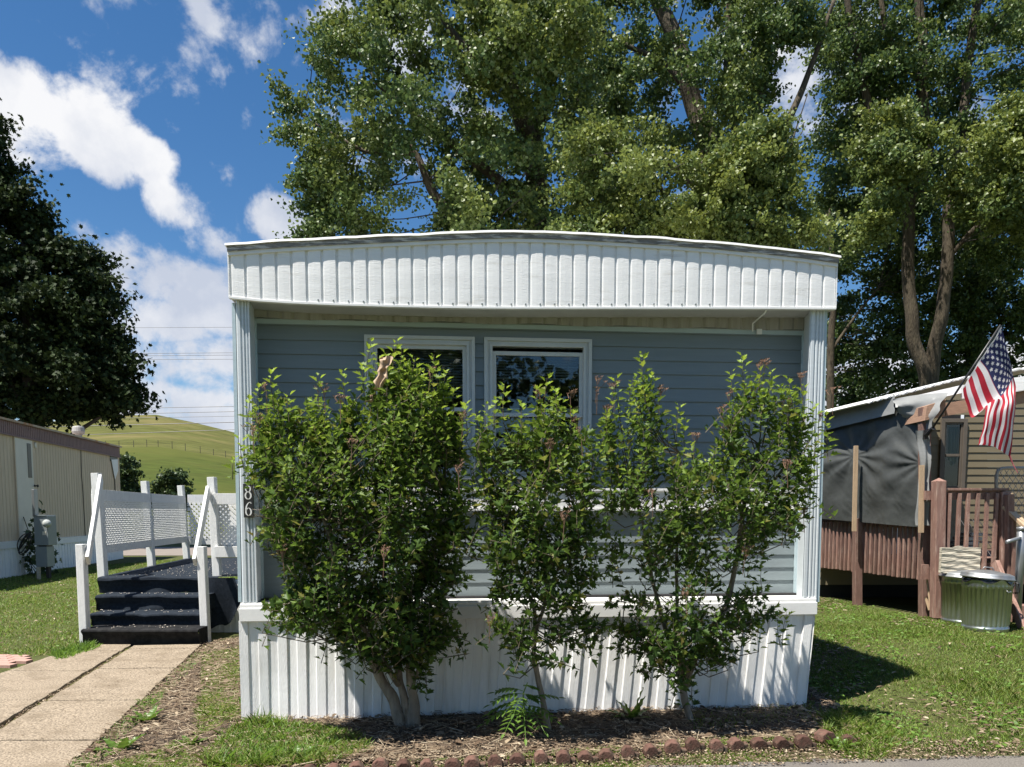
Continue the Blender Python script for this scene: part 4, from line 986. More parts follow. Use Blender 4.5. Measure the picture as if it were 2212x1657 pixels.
SH2 = shrub('slim middle shrub with one thin leaning stem under the open window',
  [([(1187,1588,YM),(1176,1530,YM),(1163,1470,YM),(1155,1420,YM),(1156,1360,YM),(1150,1310,YM-.05),(1120,1240,YM-.1),(1090,1130,YM-.1)], .026,.008),
   ([(1156,1365,YM),(1175,1310,YM+.02),(1180,1250,YM+.02),(1165,1180,YM),(1160,1050,YM)], .016,.006),
   ([(1178,1290,YM+.02),(1205,1230,YM),(1240,1160,YM),(1265,1060,YM)], .012,.005),
   ([(1158,1400,YM),(1120,1380,YM-.08),(1085,1350,YM-.1)], .008,.004)],
  [(1050,900),(1075,890),(1100,925),(1140,900),(1165,860),(1195,850),(1225,870),(1250,900),(1275,930),(1300,960),(1290,1040),(1300,1120),(1295,1200),(1280,1290),(1265,1370),(1220,1365),(1185,1400),(1160,1440),(1130,1400),(1095,1375),(1062,1340),(1080,1270),(1050,1200),(1040,1100),(1035,1000),(1035,930)],
  YM-.25, .32, 370,
  spikes=[(1090,830,.25,-.1),(1072,862,.2,-.1),(1182,815,.28,-.1),(1200,838,.2,-.15),(1212,855,.2,-.1),(1240,880,.2,0),(1050,870,.2,-.1),(1128,870,.2,-.2),(1030,890,.2,0),(1160,835,.2,0)],
  arms=[(1180,1350,1300,1405,0,9),(1215,1300,1312,1360,.02,8),(1130,1390,1058,1340,-.1,7),(1250,1230,1300,1240,0,5)],
  pods=[(1165,842,-.1),(1232,850,0),(1245,905,0),(1058,1335,-.3),(1190,960,-.5),(1255,930,-.2),(1220,1110,-.5)], gaps=[[(1160,1290),(1225,1290),(1235,1370),(1160,1370)]], seed=5)
YR_ = gnd(1487,1563).y
SH3 = shrub('tall spreading shrub with sparse spiky tops between the open window and far corner post',
  [([(1490,1566,YR_),(1482,1520,YR_),(1474,1470,YR_),(1470,1430,YR_),(1440,1370,YR_),(1415,1280,YR_),(1395,1170,YR_-.05),(1370,1060,YR_-.05)], .032,.010),
   ([(1486,1480,YR_),(1500,1420,YR_-.05),(1540,1360,YR_-.08),(1575,1290,YR_-.1),(1590,1200,YR_-.1),(1610,1080,YR_-.1),(1640,960,YR_-.1)], .034,.010),
   ([(1478,1440,YR_),(1465,1340,YR_+.03),(1462,1230,YR_+.02),(1465,1100,YR_),(1470,980,YR_)], .018,.007),
   ([(1595,1180,YR_-.1),(1640,1080,YR_-.1),(1700,1000,YR_-.1),(1740,900,YR_-.1)], .014,.005),
   ([(1500,1425,YR_),(1560,1390,YR_),(1620,1350,YR_),(1690,1325,YR_)], .008,.004),
   ([(1470,1430,YR_),(1400,1400,YR_-.1),(1340,1360,YR_-.1)], .008,.004)],
  [(1290,900),(1320,860),(1350,840),(1372,800),(1400,790),(1412,850),(1420,930),(1445,900),(1470,890),(1490,930),(1520,960),(1560,930),(1570,870),(1590,830),(1610,800),(1650,810),(1690,830),(1720,850),(1745,890),(1775,920),(1785,960),(1760,1010),(1745,1080),(1735,1130),(1690,1160),(1670,1200),(1660,1270),(1640,1330),(1590,1350),(1560,1400),(1520,1420),(1500,1480),(1480,1470),(1460,1440),(1420,1420),(1370,1380),(1310,1350),(1320,1290),(1300,1200),(1305,1100),(1290,1000)],
  YR_-.28, .40, 640,
  spikes=[(1386,762,.35,0),(1322,850,.25,0),(1330,815,.2,0),(1410,810,.2,0),(1467,872,.3,0),(1480,905,.25,0),(1440,905,.2,0),(1605,765,.3,0),(1580,800,.25,0),(1625,815,.2,0),(1665,795,.3,0),(1640,800,.25,0),(1705,815,.3,0),(1735,830,.25,0),(1785,895,.25,0),(1790,935,.2,0),(1755,1000,.2,0),(1760,870,.2,0),(1700,1320,.25,-.1),(1680,1335,.2,-.1),(1640,1345,.2,-.1)],
  arms=[(1462,1400,1300,1345,0,12),(1455,1430,1330,1400,.02,9),(1465,1460,1365,1440,0,7),(1530,1390,1690,1322,-.05,12),(1560,1330,1650,1270,-.05,7),(1590,1180,1700,1130,-.1,8),(1500,1440,1560,1425,0,4),(1440,1330,1310,1290,0,9)],
  pods=[(1290,820,0),(1290,845,0),(1427,843,0),(1645,790,0),(1652,783,0),(1560,885,0),(1573,925,0),(1730,815,0),(1800,845,0),(1410,1065,-.4),(1500,940,-.1),(1310,880,0),(1625,855,0),(1700,870,-.1),(1690,1130,-.1),(1735,1100,-.1),(1610,1190,-.3),(1480,1275,-.4),(1740,1050,0),(1700,1000,-.4),(1325,838,0),(1575,850,0),(1768,900,0)],
  gaps=[[(1415,820),(1570,820),(1560,930),(1520,975),(1440,960),(1418,930)],[(1380,1020),(1440,1010),(1450,1060),(1390,1070)],[(1300,1100),(1400,1110),(1410,1150),(1310,1150)],[(1560,1110),(1590,1110),(1590,1290),(1510,1280)],[(1620,1130),(1700,1120),(1690,1300),(1640,1310)],[(1290,1230),(1440,1230),(1440,1330),(1290,1340)],[(1540,1200),(1600,1190),(1600,1340),(1540,1330)],[(1500,1040),(1560,1050),(1540,1080),(1500,1070)],[(1350,1180),(1400,1190),(1400,1260),(1350,1260)]], seed=8)

def climbing_leaves():
    # leaves clinging to the lower stem of the far shrub
    pass
# tan scraps caught in the top of the wide shrub
def scrap(label, u0,v0,u1,v1,w,Y):
    mb = MB(); a = at(u0,v0,Y); b = at(u1,v1,Y)
    def fn(s,t):
        p = a.lerp(b,t)+Vector((1,0,0))*(s-.5)*w*(1-.6*abs(t-.45))
        return p+Vector((.035*mnoise.noise(p*24),.05*mnoise.noise(p*18)+.015*math.sin(s*9+t*5),.035*mnoise.noise(p*21)))
    mb.grid(fn,10,14); o = mb.build('cloth_scrap', RAG, smooth=True); o.data.materials[0] = RAG
    tag(o, label, 'cloth scrap')
scrap('crumpled tan cloth scrap caught in the top of the widest shrub', 838,768,812,838,.085,YS-.42)
scrap('small pale scrap caught lower in the widest shrub beside the tan cloth', 808,848,796,868,.05,YS-.45)

# ------------------------------------------------------------------ small plants in the bed
def pinnate(root, base, tip, n, ls, m):
    P=[];D=[];Nn=[];S=[]
    mb = MB(); a = Vector(base); b = Vector(tip); d = (b-a); L_ = d.length; d.normalize()
    side = d.cross(Vector((0,0,1))).normalized(); pts = []
    for i in range(9):
        t = i/8; pts.append(a+d*L_*t+Vector((0,0,.10*L_*math.sin(t*math.pi)-.10*L_*t*t)))
    mb.tube(pts,[.003]*8+[.001],4)
    for i in range(n):
        t = .2+.8*i/(n-1); k = min(7,int(t*8)); p = pts[k].lerp(pts[k+1],t*8-k)
        for s in ((-1,1) if i<n-1 else (0,)):
            P.append(p); D.append(side*s*1.0+d*(.45 if s else 1)+Vector((0,0,-.15))); Nn.append(Vector((0,0,1))+side*.3*s); S.append(ls*(1-.45*abs(t-.5)))
    return mb, P, D, Nn, S
def sapling():
    b = gnd(1130,1590); root = empty('tree_seedling', tuple(b), 0, 'young seedling with long feather-shaped leaves at the foot of the middle shrub', 'seedling')
    mb = MB(); mb.tube([(0,0,0),(.01,0,.15),(0,.01,.30),(.03,0,.38)],[.007,.006,.005,.003],6); 
    P=[];D=[];Nn=[];S=[]
    for (du,dv,dy,z0) in [(-70,-70,-.05,.30),(-60,-95,0,.32),(30,-75,.0,.30),(75,-85,.05,.25),(-85,-30,-.05,.2),(-40,-10,-.25,.2),(5,0,-.3,.22),(45,-15,-.25,.2),(70,-35,-.1,.22),(-20,-50,-.2,.28),(-75,-50,.05,.24),(25,-100,.05,.36)]:
        tip = at(1130+du,1590+dv-5,b.y+dy)-b
        m2,p,d,n_,s = pinnate(root,(0,0,z0),tip,7,.085,WEEDM); mb.add(m2.v,m2.f); P+=p;D+=d;Nn+=n_;S+=s
    mb.build('stem', WEEDM, root); leaves('foliage', np.array(P),np.array(D),np.array(Nn),np.array(S),LANCE,WEEDM,root)
sapling()
def rosette(name, label, cat, u, v, specs, size, group=None, tpl=BROAD):
    b = gnd(u,v); root = empty(name, tuple(b), 0, label, cat, group); P=[];D=[];Nn=[];S=[]
    for (a,el,l) in specs:
        d = Vector((math.cos(R(a))*math.cos(R(el)),math.sin(R(a))*math.cos(R(el)),math.sin(R(el)))); mb = MB()
        w = l*.30; sd = d.cross(Vector((0,0,1))).normalized(); nn = sd.cross(d)
        def fn(s,t):
            x = (s-.5)*2; prof = math.sin(min(1,t*1.02+.02)**.75*math.pi)**.8; p = d*l*t+Vector((0,0,-.35*l*t*t*(1-el/110)))+sd*x*w*prof*.55*(1+.10*math.sin(t*34))+nn*(abs(x)*.10*w+.05*w*math.sin(t*26)*(.3+abs(x)))
            return p
        mb.grid(fn,6,22); mb.build('leaf', DOCK, root, smooth=True)
DOCK = leafmat('dock_leaf', [(0,(.07,.14,.02)),(1,(.12,.20,.03))], trans=.3, rough=.4, tcol=1.6)
rosette('dock_plant','broad-leaved dock plant against the white skirting, left of the tall shrub stem','plant',1366,1556,[(172,16,.30),(192,34,.27),(160,55,.22),(350,74,.30),(20,62,.24),(200,66,.20),(5,42,.20),(215,30,.22),(260,40,.18),(325,30,.17),(290,58,.22)],.2)
for i,(u,v,l,lab) in enumerate([(535,1540,.18,'small green weed with pointed leaves beside the left edge of the bare bed'),(318,1562,.20,'broad green weed growing at the edge of the concrete path'),(412,1612,.15,'green weed nearest the bottom end of the path edging'),(262,1628,.22,'low weed clump beside the brick edging at the near end of the path'),(1812,1622,.17,'broad-leaved weed sprouting over the end of the brick edging'),(640,1645,.17,'small weed with one wide leaf in the tall grass tuft')]):
    rosette('broadleaf_weed',lab,'weed',u,v,[(k*51+i*20,random.uniform(25,60),l*random.uniform(.7,1.1)) for k in range(7)],.1)
def trunk_leaves():
    pass

# ------------------------------------------------------------------ brick edging
def edging():
    mb = MB(); n = 8; r0 = .052; dpt = .035
    poly = [(r0*math.cos(R(22.5+45*k)), .05+r0*math.sin(R(22.5+45*k))) for k in range(n)]
    mb.prism(poly, lambda p:(p[0],-dpt,p[1]), lambda p:(p[0],dpt,p[1]))
    mb.bx(.045,.085,-dpt*.6,dpt*.6,-.02,.055)
    proto = mb.build('edging_brick', BRICK, bevel=.006); tag(proto,'red-brown scalloped edging brick in the row along the front of the bed','edging brick','scalloped bricks along the front of the bed')
    near = [(668,1651),(719,1650),(771,1647),(820,1641),(871,1639),(920,1642),(977,1641),(1020,1636),(1071,1633),(1118,1627),(1168,1625),(1216,1627),(1265,1622),(1308,1617),(1356,1613),(1406,1608),(1451,1605),(1497,1599),(1546,1599),(1590,1595),(1638,1593.5),(1687,1594),(1733,1593)]
    first = True
    for (u,v) in near:
        p = at(u,v+10, gnd(u,v+22).y); b = gnd(u,v+28)
        o = proto if first else proto.copy()
        if not first: C.objects.link(o)
        first = False
        o.location = (b.x,b.y,random.uniform(-.012,.010)-.004); o.rotation_euler = (R(random.uniform(-8,8)),R(random.uniform(-8,8)),R(4+random.uniform(-7,7))); o.scale = (random.uniform(.82,1.05),1,random.uniform(.8,1.05))
    o = proto.copy(); C.objects.link(o); b = gnd(1779,1612); o.location = (b.x,b.y,.0); o.scale=(1.25,1.25,1.1); o.rotation_euler=(0,R(10),R(20)); tag(o,'larger dark red edging brick lying in the grass at the far end of the row','edging brick','')
    del o['group']
    q = proto.copy(); C.objects.link(q); b = gnd(1836,1612); q.location=(b.x,b.y,-.01); q.rotation_euler=(0,R(-18),R(-12)); tag(q,'last edging brick of the row, tilted and half hidden by a weed','edging brick'); del q['group']
    a = gnd(441,1398); c = gnd(140,1672); n = 36
    for i in range(n):
        t = i/(n-1); p = a.lerp(c,t); o = proto.copy(); C.objects.link(o)
        o.location = (p.x+.03+random.uniform(-.01,.01),p.y,-.062+random.uniform(-.02,.012)); o.scale = (.8,.75,.9)
        o.rotation_euler = (R(random.uniform(-8,8)),R(random.uniform(-8,8)),math.atan2(c.y-a.y,c.x-a.x)+R(random.uniform(-8,8)))
        tag(o,'small red scalloped edging brick along the side of the concrete path','edging brick','scalloped bricks along the concrete path')
edging()

# ------------------------------------------------------------------ steps, deck and lattice railing
def steps():
    root = empty('carpeted_steps', tuple(gnd(300,1399)), 0, 'dark navy carpeted steps and small deck beside the home', 'steps')
    inv = root.location.copy()
    xl = {0:gnd(178,1399).x, }
    Yf = gnd(178,1399).y
    # depth/height of each nosing: (Y, z)
    nos = []
    for v,Y in ((1359,Yf),(1325,Yf+.30),(1286,Yf+.60),(1247,Yf+.92)):
        p = at(300,v,Y); nos.append((Y,p.z))
    global DECK_Z, DECK_Y; DECK_Z = nos[3][1]; DECK_Y = nos[3][0]
    left = [at(178,1380,nos[0][0]).x, at(196,1330,nos[1][0]).x, at(207,1300,nos[2][0]).x, at(211,1250,nos[3][0]).x]
    right = [at(430,1380,nos[0][0]).x, at(430,1330,nos[1][0]).x+.02, at(434,1300,nos[2][0]).x+.06, at(450,1250,nos[3][0]).x]
    zprev = 0.0
    for i,(Y,z) in enumerate(nos[:3]):
        prof = [(Y+.025,zprev-.01),(Y+.03,(zprev+z)/2-.02),(Y-.002,z-.055),(Y-.02,z-.03),(Y-.012,z-.008),(Y+.018,z),(Y+.06,z+.001),(Y+.33,z+.002)]
        mb = MB(); K = len(prof)-1
        def fn(s,t):
            k = min(int(t*K),K-1); f = t*K-k; a,b = prof[k],prof[k+1]; y = a[0]+(b[0]-a[0])*f; zz = a[1]+(b[1]-a[1])*f
            x = left[i]+(right[i]-left[i])*s; w = (.034 if i else .006)*(1 if t<.75 else .4)
            rag = .02*mnoise.noise((zz*14,i*3,1))*(1 if s in (0,1) else 0)
            return Vector((x+rag, y+w*mnoise.noise((x*3.1,zz*5,i*7.)) - w*.5*mnoise.noise((x*9,zz*3,i)), zz+w*.45*mnoise.noise((x*4,y*6,i*2.+3))))-inv
        mb.grid(fn,46,21); 
        # ends
        mb.add([Vector((left[i],Y,zprev))-inv,Vector((left[i],Y+.33,zprev))-inv,Vector((left[i],Y+.33,z-.005))-inv,Vector((left[i],Y+.01,z-.005))-inv],[(0,1,2,3)])
        mb.add([Vector((right[i],Y,zprev))-inv,Vector((right[i],Y+.33,zprev))-inv,Vector((right[i],Y+.33,z-.005))-inv,Vector((right[i],Y+.01,z-.005))-inv],[(0,1,2,3)])
        mb.build('step', CARPET2 if i==0 else CARPET, root, smooth=True)
        zprev = z-.004
    # deck top with its rounded front and side drape
    Y,z = nos[3]; back = 14.1
    mb = MB()
    prof = [(Y+.03,zprev),(Y+.02,(zprev+z)/2-.02),(Y+.0,z-.06),(Y-.018,z-.032),(Y-.008,z-.008),(Y+.025,z),(Y+.4,z),(Y+1.2,z),(Y+2.4,z),(back,z)]
    K = len(prof)-1
    def fn(s,t):
        k = min(int(t*K),K-1); f = t*K-k; a,b = prof[k],prof[k+1]; y = a[0]+(b[0]-a[0])*f; zz = a[1]+(b[1]-a[1])*f
        sh = -.145*(y-Y); xr = right[3]+.12+(2.4 if False else .95*float(sstep(Y+.1,Y+.35,np.array(y))))
        x = (left[3]+sh)+(xr-(left[3]))*s
        w = .05 if t<.5 else .014
        return Vector((x, y+w*mnoise.noise((x*2.3,zz*4,9.))*(1 if t<.5 else .2), zz+(.008 if t>.4 else w*.5)*mnoise.noise((x*3,y*3,2.))))-inv
    mb.grid(fn,60,36); mb.build('deck_carpet', CARPET, root, smooth=True)
    # carpet hanging over the right side
    mb = MB(); xr = right[3]+.0
    def fn(s,t):
        top = Vector((xr+.06-.35*(s<.0), Y+.02+.05*s*2, z)); x = xr-.12+s*.50; 
        drop = (.66-.25*max(0,s-.55)/.45-.05*s+.03*math.sin(s*11))*t
        return Vector((x+.10*s*t*.6+.015*math.sin(t*7+s*4), Y-.02-.10*math.sin(s*7+.4)*t*.5-.05*s*(1-t), z-.002-drop))-inv
    mb.grid(fn,26,20); mb.build('hanging_carpet', CARPET, root, smooth=True)
    # white fallen bits on the deck
    q = rng.uniform([left[3]+.2,Y],[right[3]+.8,12.8],(330,2)); q = np.column_stack([q,np.full(len(q),z+.012)])
    for (Yn,zn) in nos[:3]:
        q2 = rng.uniform([left[2]+.05,Yn+.01],[right[1]-.05,Yn+.28],(34,2)); q = np.concatenate([q,np.column_stack([q2,np.full(34,zn+.012)])])
    n = len(q); a = rng.uniform(0,6.28,n)
    o = leaves('petal_litter', q-np.array(inv), np.stack([np.cos(a),np.sin(a),.1+0*a],1), np.stack([0*a,0*a,1+0*a],1), rng.uniform(.01,.03,n), BROAD, PETAL, root); o['kind'] = 'stuff'
    return root, nos
PETAL = mat('petal', (.62,.55,.47), .8, .2, 20)
STEPS, NOS = steps()
def deck_rail():
    P1 = Vector((at(223,1244,9.97).x,9.97,0)); P2 = Vector((at(328,1220,12.0).x,12.0,0)); P3 = Vector((at(404,1205,13.9).x,13.9,0)); P4 = Vector((at(470,1244,10.0).x,10.0,0))
    ztop = 2.06
    def post(p, w, z0, z1, leanx, label):
        o = MB(); o.beam((p.x,p.y,z0),(p.x-leanx,p.y,z1),w,w,Vector((0,1,0)),.08); return o
    side = empty('deck_railing', tuple(P1), 0, 'white lattice railing along the far edge of the deck away from the home', 'railing')
    inv = side.location.copy()
    def off(mb, o):
        mb.v = [(a[0]-o.x,a[1]-o.y,a[2]-o.z) for a in mb.v]; return mb
    off(post(P1,.10,.70,2.07,.035,''),inv).build('post', W_WOOD, side, bevel=.003)
    off(post(P2,.10,.70,2.05,.06,''),inv).build('post', W_WOOD, side, bevel=.003)
    off(post(P3,.10,.70,2.05,.07,''),inv).build('post', W_WOOD, side, bevel=.003)
    def board(a,b,z0,z1,t=.04,dy=0,dx=0):
        mb = MB(); A_ = Vector((a.x+dx,a.y+dy,(z0+z1)/2)); B_ = Vector((b.x+dx,b.y+dy,(z0+z1)/2)); mb.beam(A_,B_,t,z1-z0); return mb
    def lattice(a,b,z0,z1,pitch=.058,w=.021,dx=0,dy=0):
        L_ = (b-a).length; ex = (b-a).normalized(); nrm = Vector((-ex.y,ex.x,0)); mb = MB(); h = z1-z0
        for sgn,do in ((1,.003),(-1,-.003)):
            k = -int(h/pitch)-2
            while k*pitch < L_+h:
                c0 = k*pitch   # line x = c0 + t (sgn 1) or x = c0 + h - t
                pts = []
                lo,hi = 0.,h
                if sgn>0: lo = max(0,-c0); hi = min(h,L_-c0); f = lambda t:c0+t
                else: lo = max(0,c0+h-L_); hi = min(h,c0+h); f = lambda t:c0+h-t
                if hi-lo > .01:
                    A_ = a+ex*f(lo)+nrm*do; B_ = a+ex*f(hi)+nrm*do
                    A_ = Vector((A_.x+dx,A_.y+dy,z0+lo)); B_ = Vector((B_.x+dx,B_.y+dy,z0+hi)); mb.beam(A_,B_,w,.004,nrm)
                k += 1
        return mb
    e = (P2-P1).normalized()
    zA,zB,zC,zD = 1.86,1.73,1.145,1.035
    for a,b in ((P1+e*.05,P2-e*.05),(P2+e*.05,P3-e*.05)):
        off(board(a,b,zB,zA),inv).build('top_rail', W_WOOD, side, bevel=.002)
        off(board(a,b,zD,zC),inv).build('bottom_rail', W_WOOD, side, bevel=.002)
        off(lattice(a,b,zC,zB,dx=.022),inv).build('lattice_panel', W_TRIM, side)
    # bits on the outer side of the first post
    mb = MB(); mb.bx(P1.x-.105,P1.x-.06,P1.y-.02,P1.y+.02,1.55,1.80); mb.tube([(P1.x-.09,P1.y,1.80),(P1.x-.085,P1.y,1.86),(P1.x-.07,P1.y,1.9)],.02,8); mb.bx(P1.x-.065,P1.x-.03,P1.y-.012,P1.y+.012,.98,1.17)
    off(mb,inv).build('bracket', W_TRIM, side, bevel=.006)
    # rear railing
    P5 = P3+Vector((2.3,.1,0)); rear = empty('deck_railing', tuple(P3), 0, 'white lattice railing across the back end of the deck', 'railing'); inv2 = rear.location.copy()
    off(board(P3+Vector((.05,0,0)),P5,1.74,1.885),inv2).build('top_rail', W_WOOD, rear, bevel=.002)
    off(board(P3+Vector((.05,0,0)),P5,.99,1.09),inv2).build('bottom_rail', W_WOOD, rear, bevel=.002)
    off(lattice(P3+Vector((.05,0,0)),P5,1.09,1.74,.085,.032,dy=-.022),inv2).build('lattice_panel', W_TRIM, rear)
    # right front railing beside the home
    P6 = P4+Vector((1.1,.06,0)); fr = empty('deck_railing', tuple(P4), 0, 'short white lattice railing between the steps and the home', 'railing'); inv3 = fr.location.copy()
    off(post(P4,.10,.74,2.02,.035,''),inv3).build('post', W_WOOD, fr, bevel=.003)
    off(board(P4,P6,1.67,1.81,dy=-.07),inv3).build('top_rail', W_WOOD, fr, bevel=.002)
    off(board(P4,P6,.99,1.13,dy=-.07),inv3).build('bottom_rail', W_WOOD, fr, bevel=.002)
    off(lattice(P4+Vector((-.02,0,0)),P6,1.13,1.67,.07,.028,dy=.055),inv3).build('lattice_panel', W_TRIM, fr)
    # handrails of the steps
    for (nu,nv0,nv1,top,lab,hx,hz) in ((174,1398,1176,P1,'white sloping handrail on the lawn side of the steps',.09,2.0),(436,1391,1181,P4,'white sloping handrail on the home side of the steps',-.03,1.86)):
        b = gnd(nu-(-6 if nu<200 else -6),nv0); root = empty('stair_handrail', tuple(b), 0, lab, 'handrail'); o = root.location.copy()
        zt = at(nu,nv1,b.y).z; tx = at(nu-4,nv1,b.y).x
        mb = MB(); mb.beam((b.x,b.y+.05,-.02),(tx,b.y+.05,zt),.095,.095,Vector((0,1,0)),.08); off(mb,o).build('newel_post', W_WOOD, root, bevel=.004)
        lo = Vector((tx+(.085 if nu<200 else -.075), b.y+.03, zt-.17)); hi = Vector((top.x+hx-.02, top.y-.09, hz))
        lo = lo-(hi-lo)*.02
        mb = MB(); mb.beam(lo,hi,.04,.135,Vector((0,0,1)),.1); off(mb,o).build('rail_board', W_WOOD, root, bevel=.003)
    # white skirt under the deck beside the steps
    a = at(447,1300,10.05); b = at(530,1300,9.85); o = empty('deck_skirting', (a.x,a.y,0), 0, 'white ribbed skirting panel under the deck beside the steps', 'skirting'); oi = o.location.copy()
    zc = at(480,1251,10).z
    mb = MB(); vs=[]; x = a.x-.05; pts=[]
    while x < b.x:
        for q,d in ((0,0),(.08,0),(.088,.012),(.14,.012),(.148,0)): pts.append((x+q,9.98+d))
        x += .148
    for (px,py) in pts: vs += [(px,py,-.02),(px,py,zc-.16)]
    mb.add(vs,[(2*i,2*i+2,2*i+3,2*i+1) for i in range(len(pts)-1)]); off(mb,oi).build('ribbed_panel', W_SKIRT, o)
    mb = MB(); mb.bx(a.x-.05,b.x,9.94,10.0,zc-.17,zc-.03); mb.bx(a.x-.05,b.x,9.95,10.0,zc-.028,zc+.0); off(mb,oi).build('cap_trim', W_TRIM, o, bevel=.004)
deck_rail()
mb = MB(); 
for k in range(4): mb.bx(-3.55,-2.7,10.1+.22*k,10.24+.22*k,.70,.735)
for k in range(3): mb.bx(-3.5+.35*k,-3.42+.35*k,10.1,10.9,.62,.70)
tag(mb.build('wooden_pallet', DARKBARK, bevel=.003),'dark weathered pallet lying on the deck against the home','pallet')

# ------------------------------------------------------------------ cream trailer on the left
def trailer():
    a = gnd(0,1250); b = gnd(235,1205)
    # wall line measured at the top of the skirting
    zs = .80
    a = at(0,1172,18.2); dirn = Vector((-.155,1,0)).normalized()
    d = ray(262,1100); # far corner
    def hit(u):
        r = ray(u,1108); r = Vector((r.x,r.y,0)); n = Vector((dirn.y,-dirn.x,0)); t = Vector((a.x,a.y,0)).dot(n)/r.dot(n); return Vector((r.x*t,r.y*t,0))
    fc = hit(262); nc = Vector((a.x,a.y,0))-dirn*4
    rz = math.atan2(dirn.y,dirn.x)
    root = empty('cream_trailer', tuple(nc), rz, 'old cream ribbed trailer with maroon roof band at the edge of the lawn', 'mobile home')
    Lr = (fc-nc).length
    def Lz(u,v):
        p = hit(u); q = at(u,v,p.y); return ((p-nc).length, q.z)
    zt0 = Lz(30,903)[1]; zt1 = Lz(255,964)[1]
    top = (zt0+zt1)/2+.02; skt = (Lz(20,1172)[1]+Lz(180,1155)[1])/2
    bandb = (Lz(30,945)[1]+Lz(250,982)[1])/2
    W = 3.7
    # local x along the wall, local +y is to the left of travel = away from the camera side
    def ribbed(x0,x1,z0,z1,d0,per,dep,name,m,y=0):
        mb = MB(); pts=[]; x=x0
        while x<x1:
            for q,d in ((0,0),(.72,0),(.78,1),(.94,1)): 
                if x+q*per<=x1: pts.append((x+q*per,y+d*dep))
            x+=per
        pts.append((x1,y))
        vs=[]
        for px,py in pts: vs += [(px,py,z0),(px,py,z1)]
        mb.add(vs,[(2*i,2*i+2,2*i+3,2*i+1) for i in range(len(pts)-1)]); return mb.build(name,m,root,recalc=False)
    ds0,_ = Lz(73,1100); 
    dL,dz1 = Lz(37,1000)[0], 0
    dR = Lz(74,1000)[0]
    ribbed(0,Lr,skt,bandb+.02,0,.17,.008,'wall',CREAM)
    ribbed(0,Lr,bandb,top-.03,0,.10,.015,'roof_band',MAROON,-.03)
    ribbed(0,Lr-1.0,-.05,skt-.16,0,.19,.014,'skirting',W_SKIRT,-.015)
    mb = MB(); mb.bx(0,Lr,-.04,0,skt-.17,skt-.02); mb.bx(0,Lr,-.045,0,skt-.018,skt); mb.build('skirting_cap',W_TRIM,root)
    mb = MB(); mb.bx(Lr-1,Lr,-.012,.0,0,skt-.16); mb.build('skirting_sheet',W_TRIM,root)
    mb = MB(); mb.add([(0,-.09,top-.05),(Lr+.05,-.09,top-.05),(Lr+.05,W/2,top+.22),(0,W/2,top+.22),(0,W+.1,top-.05),(Lr+.05,W+.1,top-.05)],[(0,1,2,3),(3,2,5,4)]); mb.build('roof',RUST,root,solid=.05)
    mb = MB(); mb.bx(0,Lr+.03,-.06,-.035,bandb-.02,bandb+.01); mb.build('band_trim',MAROON,root)
    mb = MB(); mb.add([(Lr,0,0),(Lr,W,0),(Lr,W,top),(Lr,0,top)],[(0,1,2,3)]); mb.add([(Lr-.02,W,0),(0,W,0),(0,W,top),(Lr-.02,W,top)],[(0,1,2,3)]); mb.add([(0,0,0),(0,W,0),(0,W,top),(0,0,top)],[(0,1,2,3)]); mb.build('end_wall',CREAM,root)
    z1 = Lz(55,948)[1]; 
    mb = MB(); mb.bx(dL,dR,-.035,-.005,skt+.02,z1); door = mb.build('door',CREAMDOOR,root,bevel=.01)
    mb = MB()
    for q in (dL-.035,dR): mb.bx(q,q+.035,-.03,.0,skt+.02,z1+.03)
    mb.bx(dL-.03,dR+.03,-.03,0,z1,z1+.04); mb.bx(dL-.05,dR+.1,-.05,0,skt-.0,skt+.06); mb.build('door_frame',CREAM,root)
    wa,wb = Lz(62,1000)[0],Lz(69.5,1000)[0]; mb = MB(); mb.bx(wa,wb,-.045,-.03,Lz(66,1032)[1],Lz(66,958)[1]); mb.build('door_window',BLACK,door)
    kx,kz = Lz(73.5,1049.5); mb = MB(); mb.lathe([(0,0),(.03,0),(.03,.02),(.015,.03),(.015,.06),(.035,.07),(.03,.1),(0,.105)],(0,0,0),12,Matrix.Translation((kx+.02,-.03,kz))@Matrix.Rotation(R(90),4,'X')); mb.build('handle',BLACK,door,smooth=True)
    sx,sz = Lz(82,962); mb = MB(); mb.lathe([(0,.03),(.05,.03),(.06,.0)],(0,0,0),14,Matrix.Translation((sx,0,sz))@Matrix.Rotation(R(90),4,'X')@Matrix.Scale(1.4,4,(0,1,0))); mb.build('lamp',CREAMDOOR,root)
    # black crack down the wall and torn corner
    cx = Lz(180,1000)[0]; mb = MB(); mb.tube([(cx,-.008,bandb),(cx-.03,-.008,(bandb+skt)*.62),(cx+.02,-.008,(bandb+skt)*.5),(cx+.05,-.008,skt)],.012,4); mb.build('wall_seam',BLACK,root)
    tx,tz = Lz(250,1004); mb = MB(); mb.bx(tx-.35,tx+.35,-.012,-.004,tz+.1,tz+.32); mb.tube([(tx+.2,-.01,tz+.1),(tx,-.01,tz-.4),(tx-.05,-.01,tz-2.)],.02,4); mb.build('torn_corner',BLACK,root)
    mb = MB(); mb.add([(tx-.3,-.03,tz+.15),(tx+.25,-.05,tz+.2),(tx+.2,-.06,tz-.2),(tx-.05,-.04,tz-.5)],[(0,1,2,3)]); mb.build('loose_flap',W_TRIM,root)
    vx,vz = Lz(217,950); mb = MB(); mb.lathe([(.10,-.1),(.10,.16),(.17,.17),(.19,.24),(.17,.36),(.15,.40),(.0,.43)],(vx,.55,top+.02),18); mb.build('roof_vent',DIRTY,root,smooth=False)
    # plants by its foot
    q = []
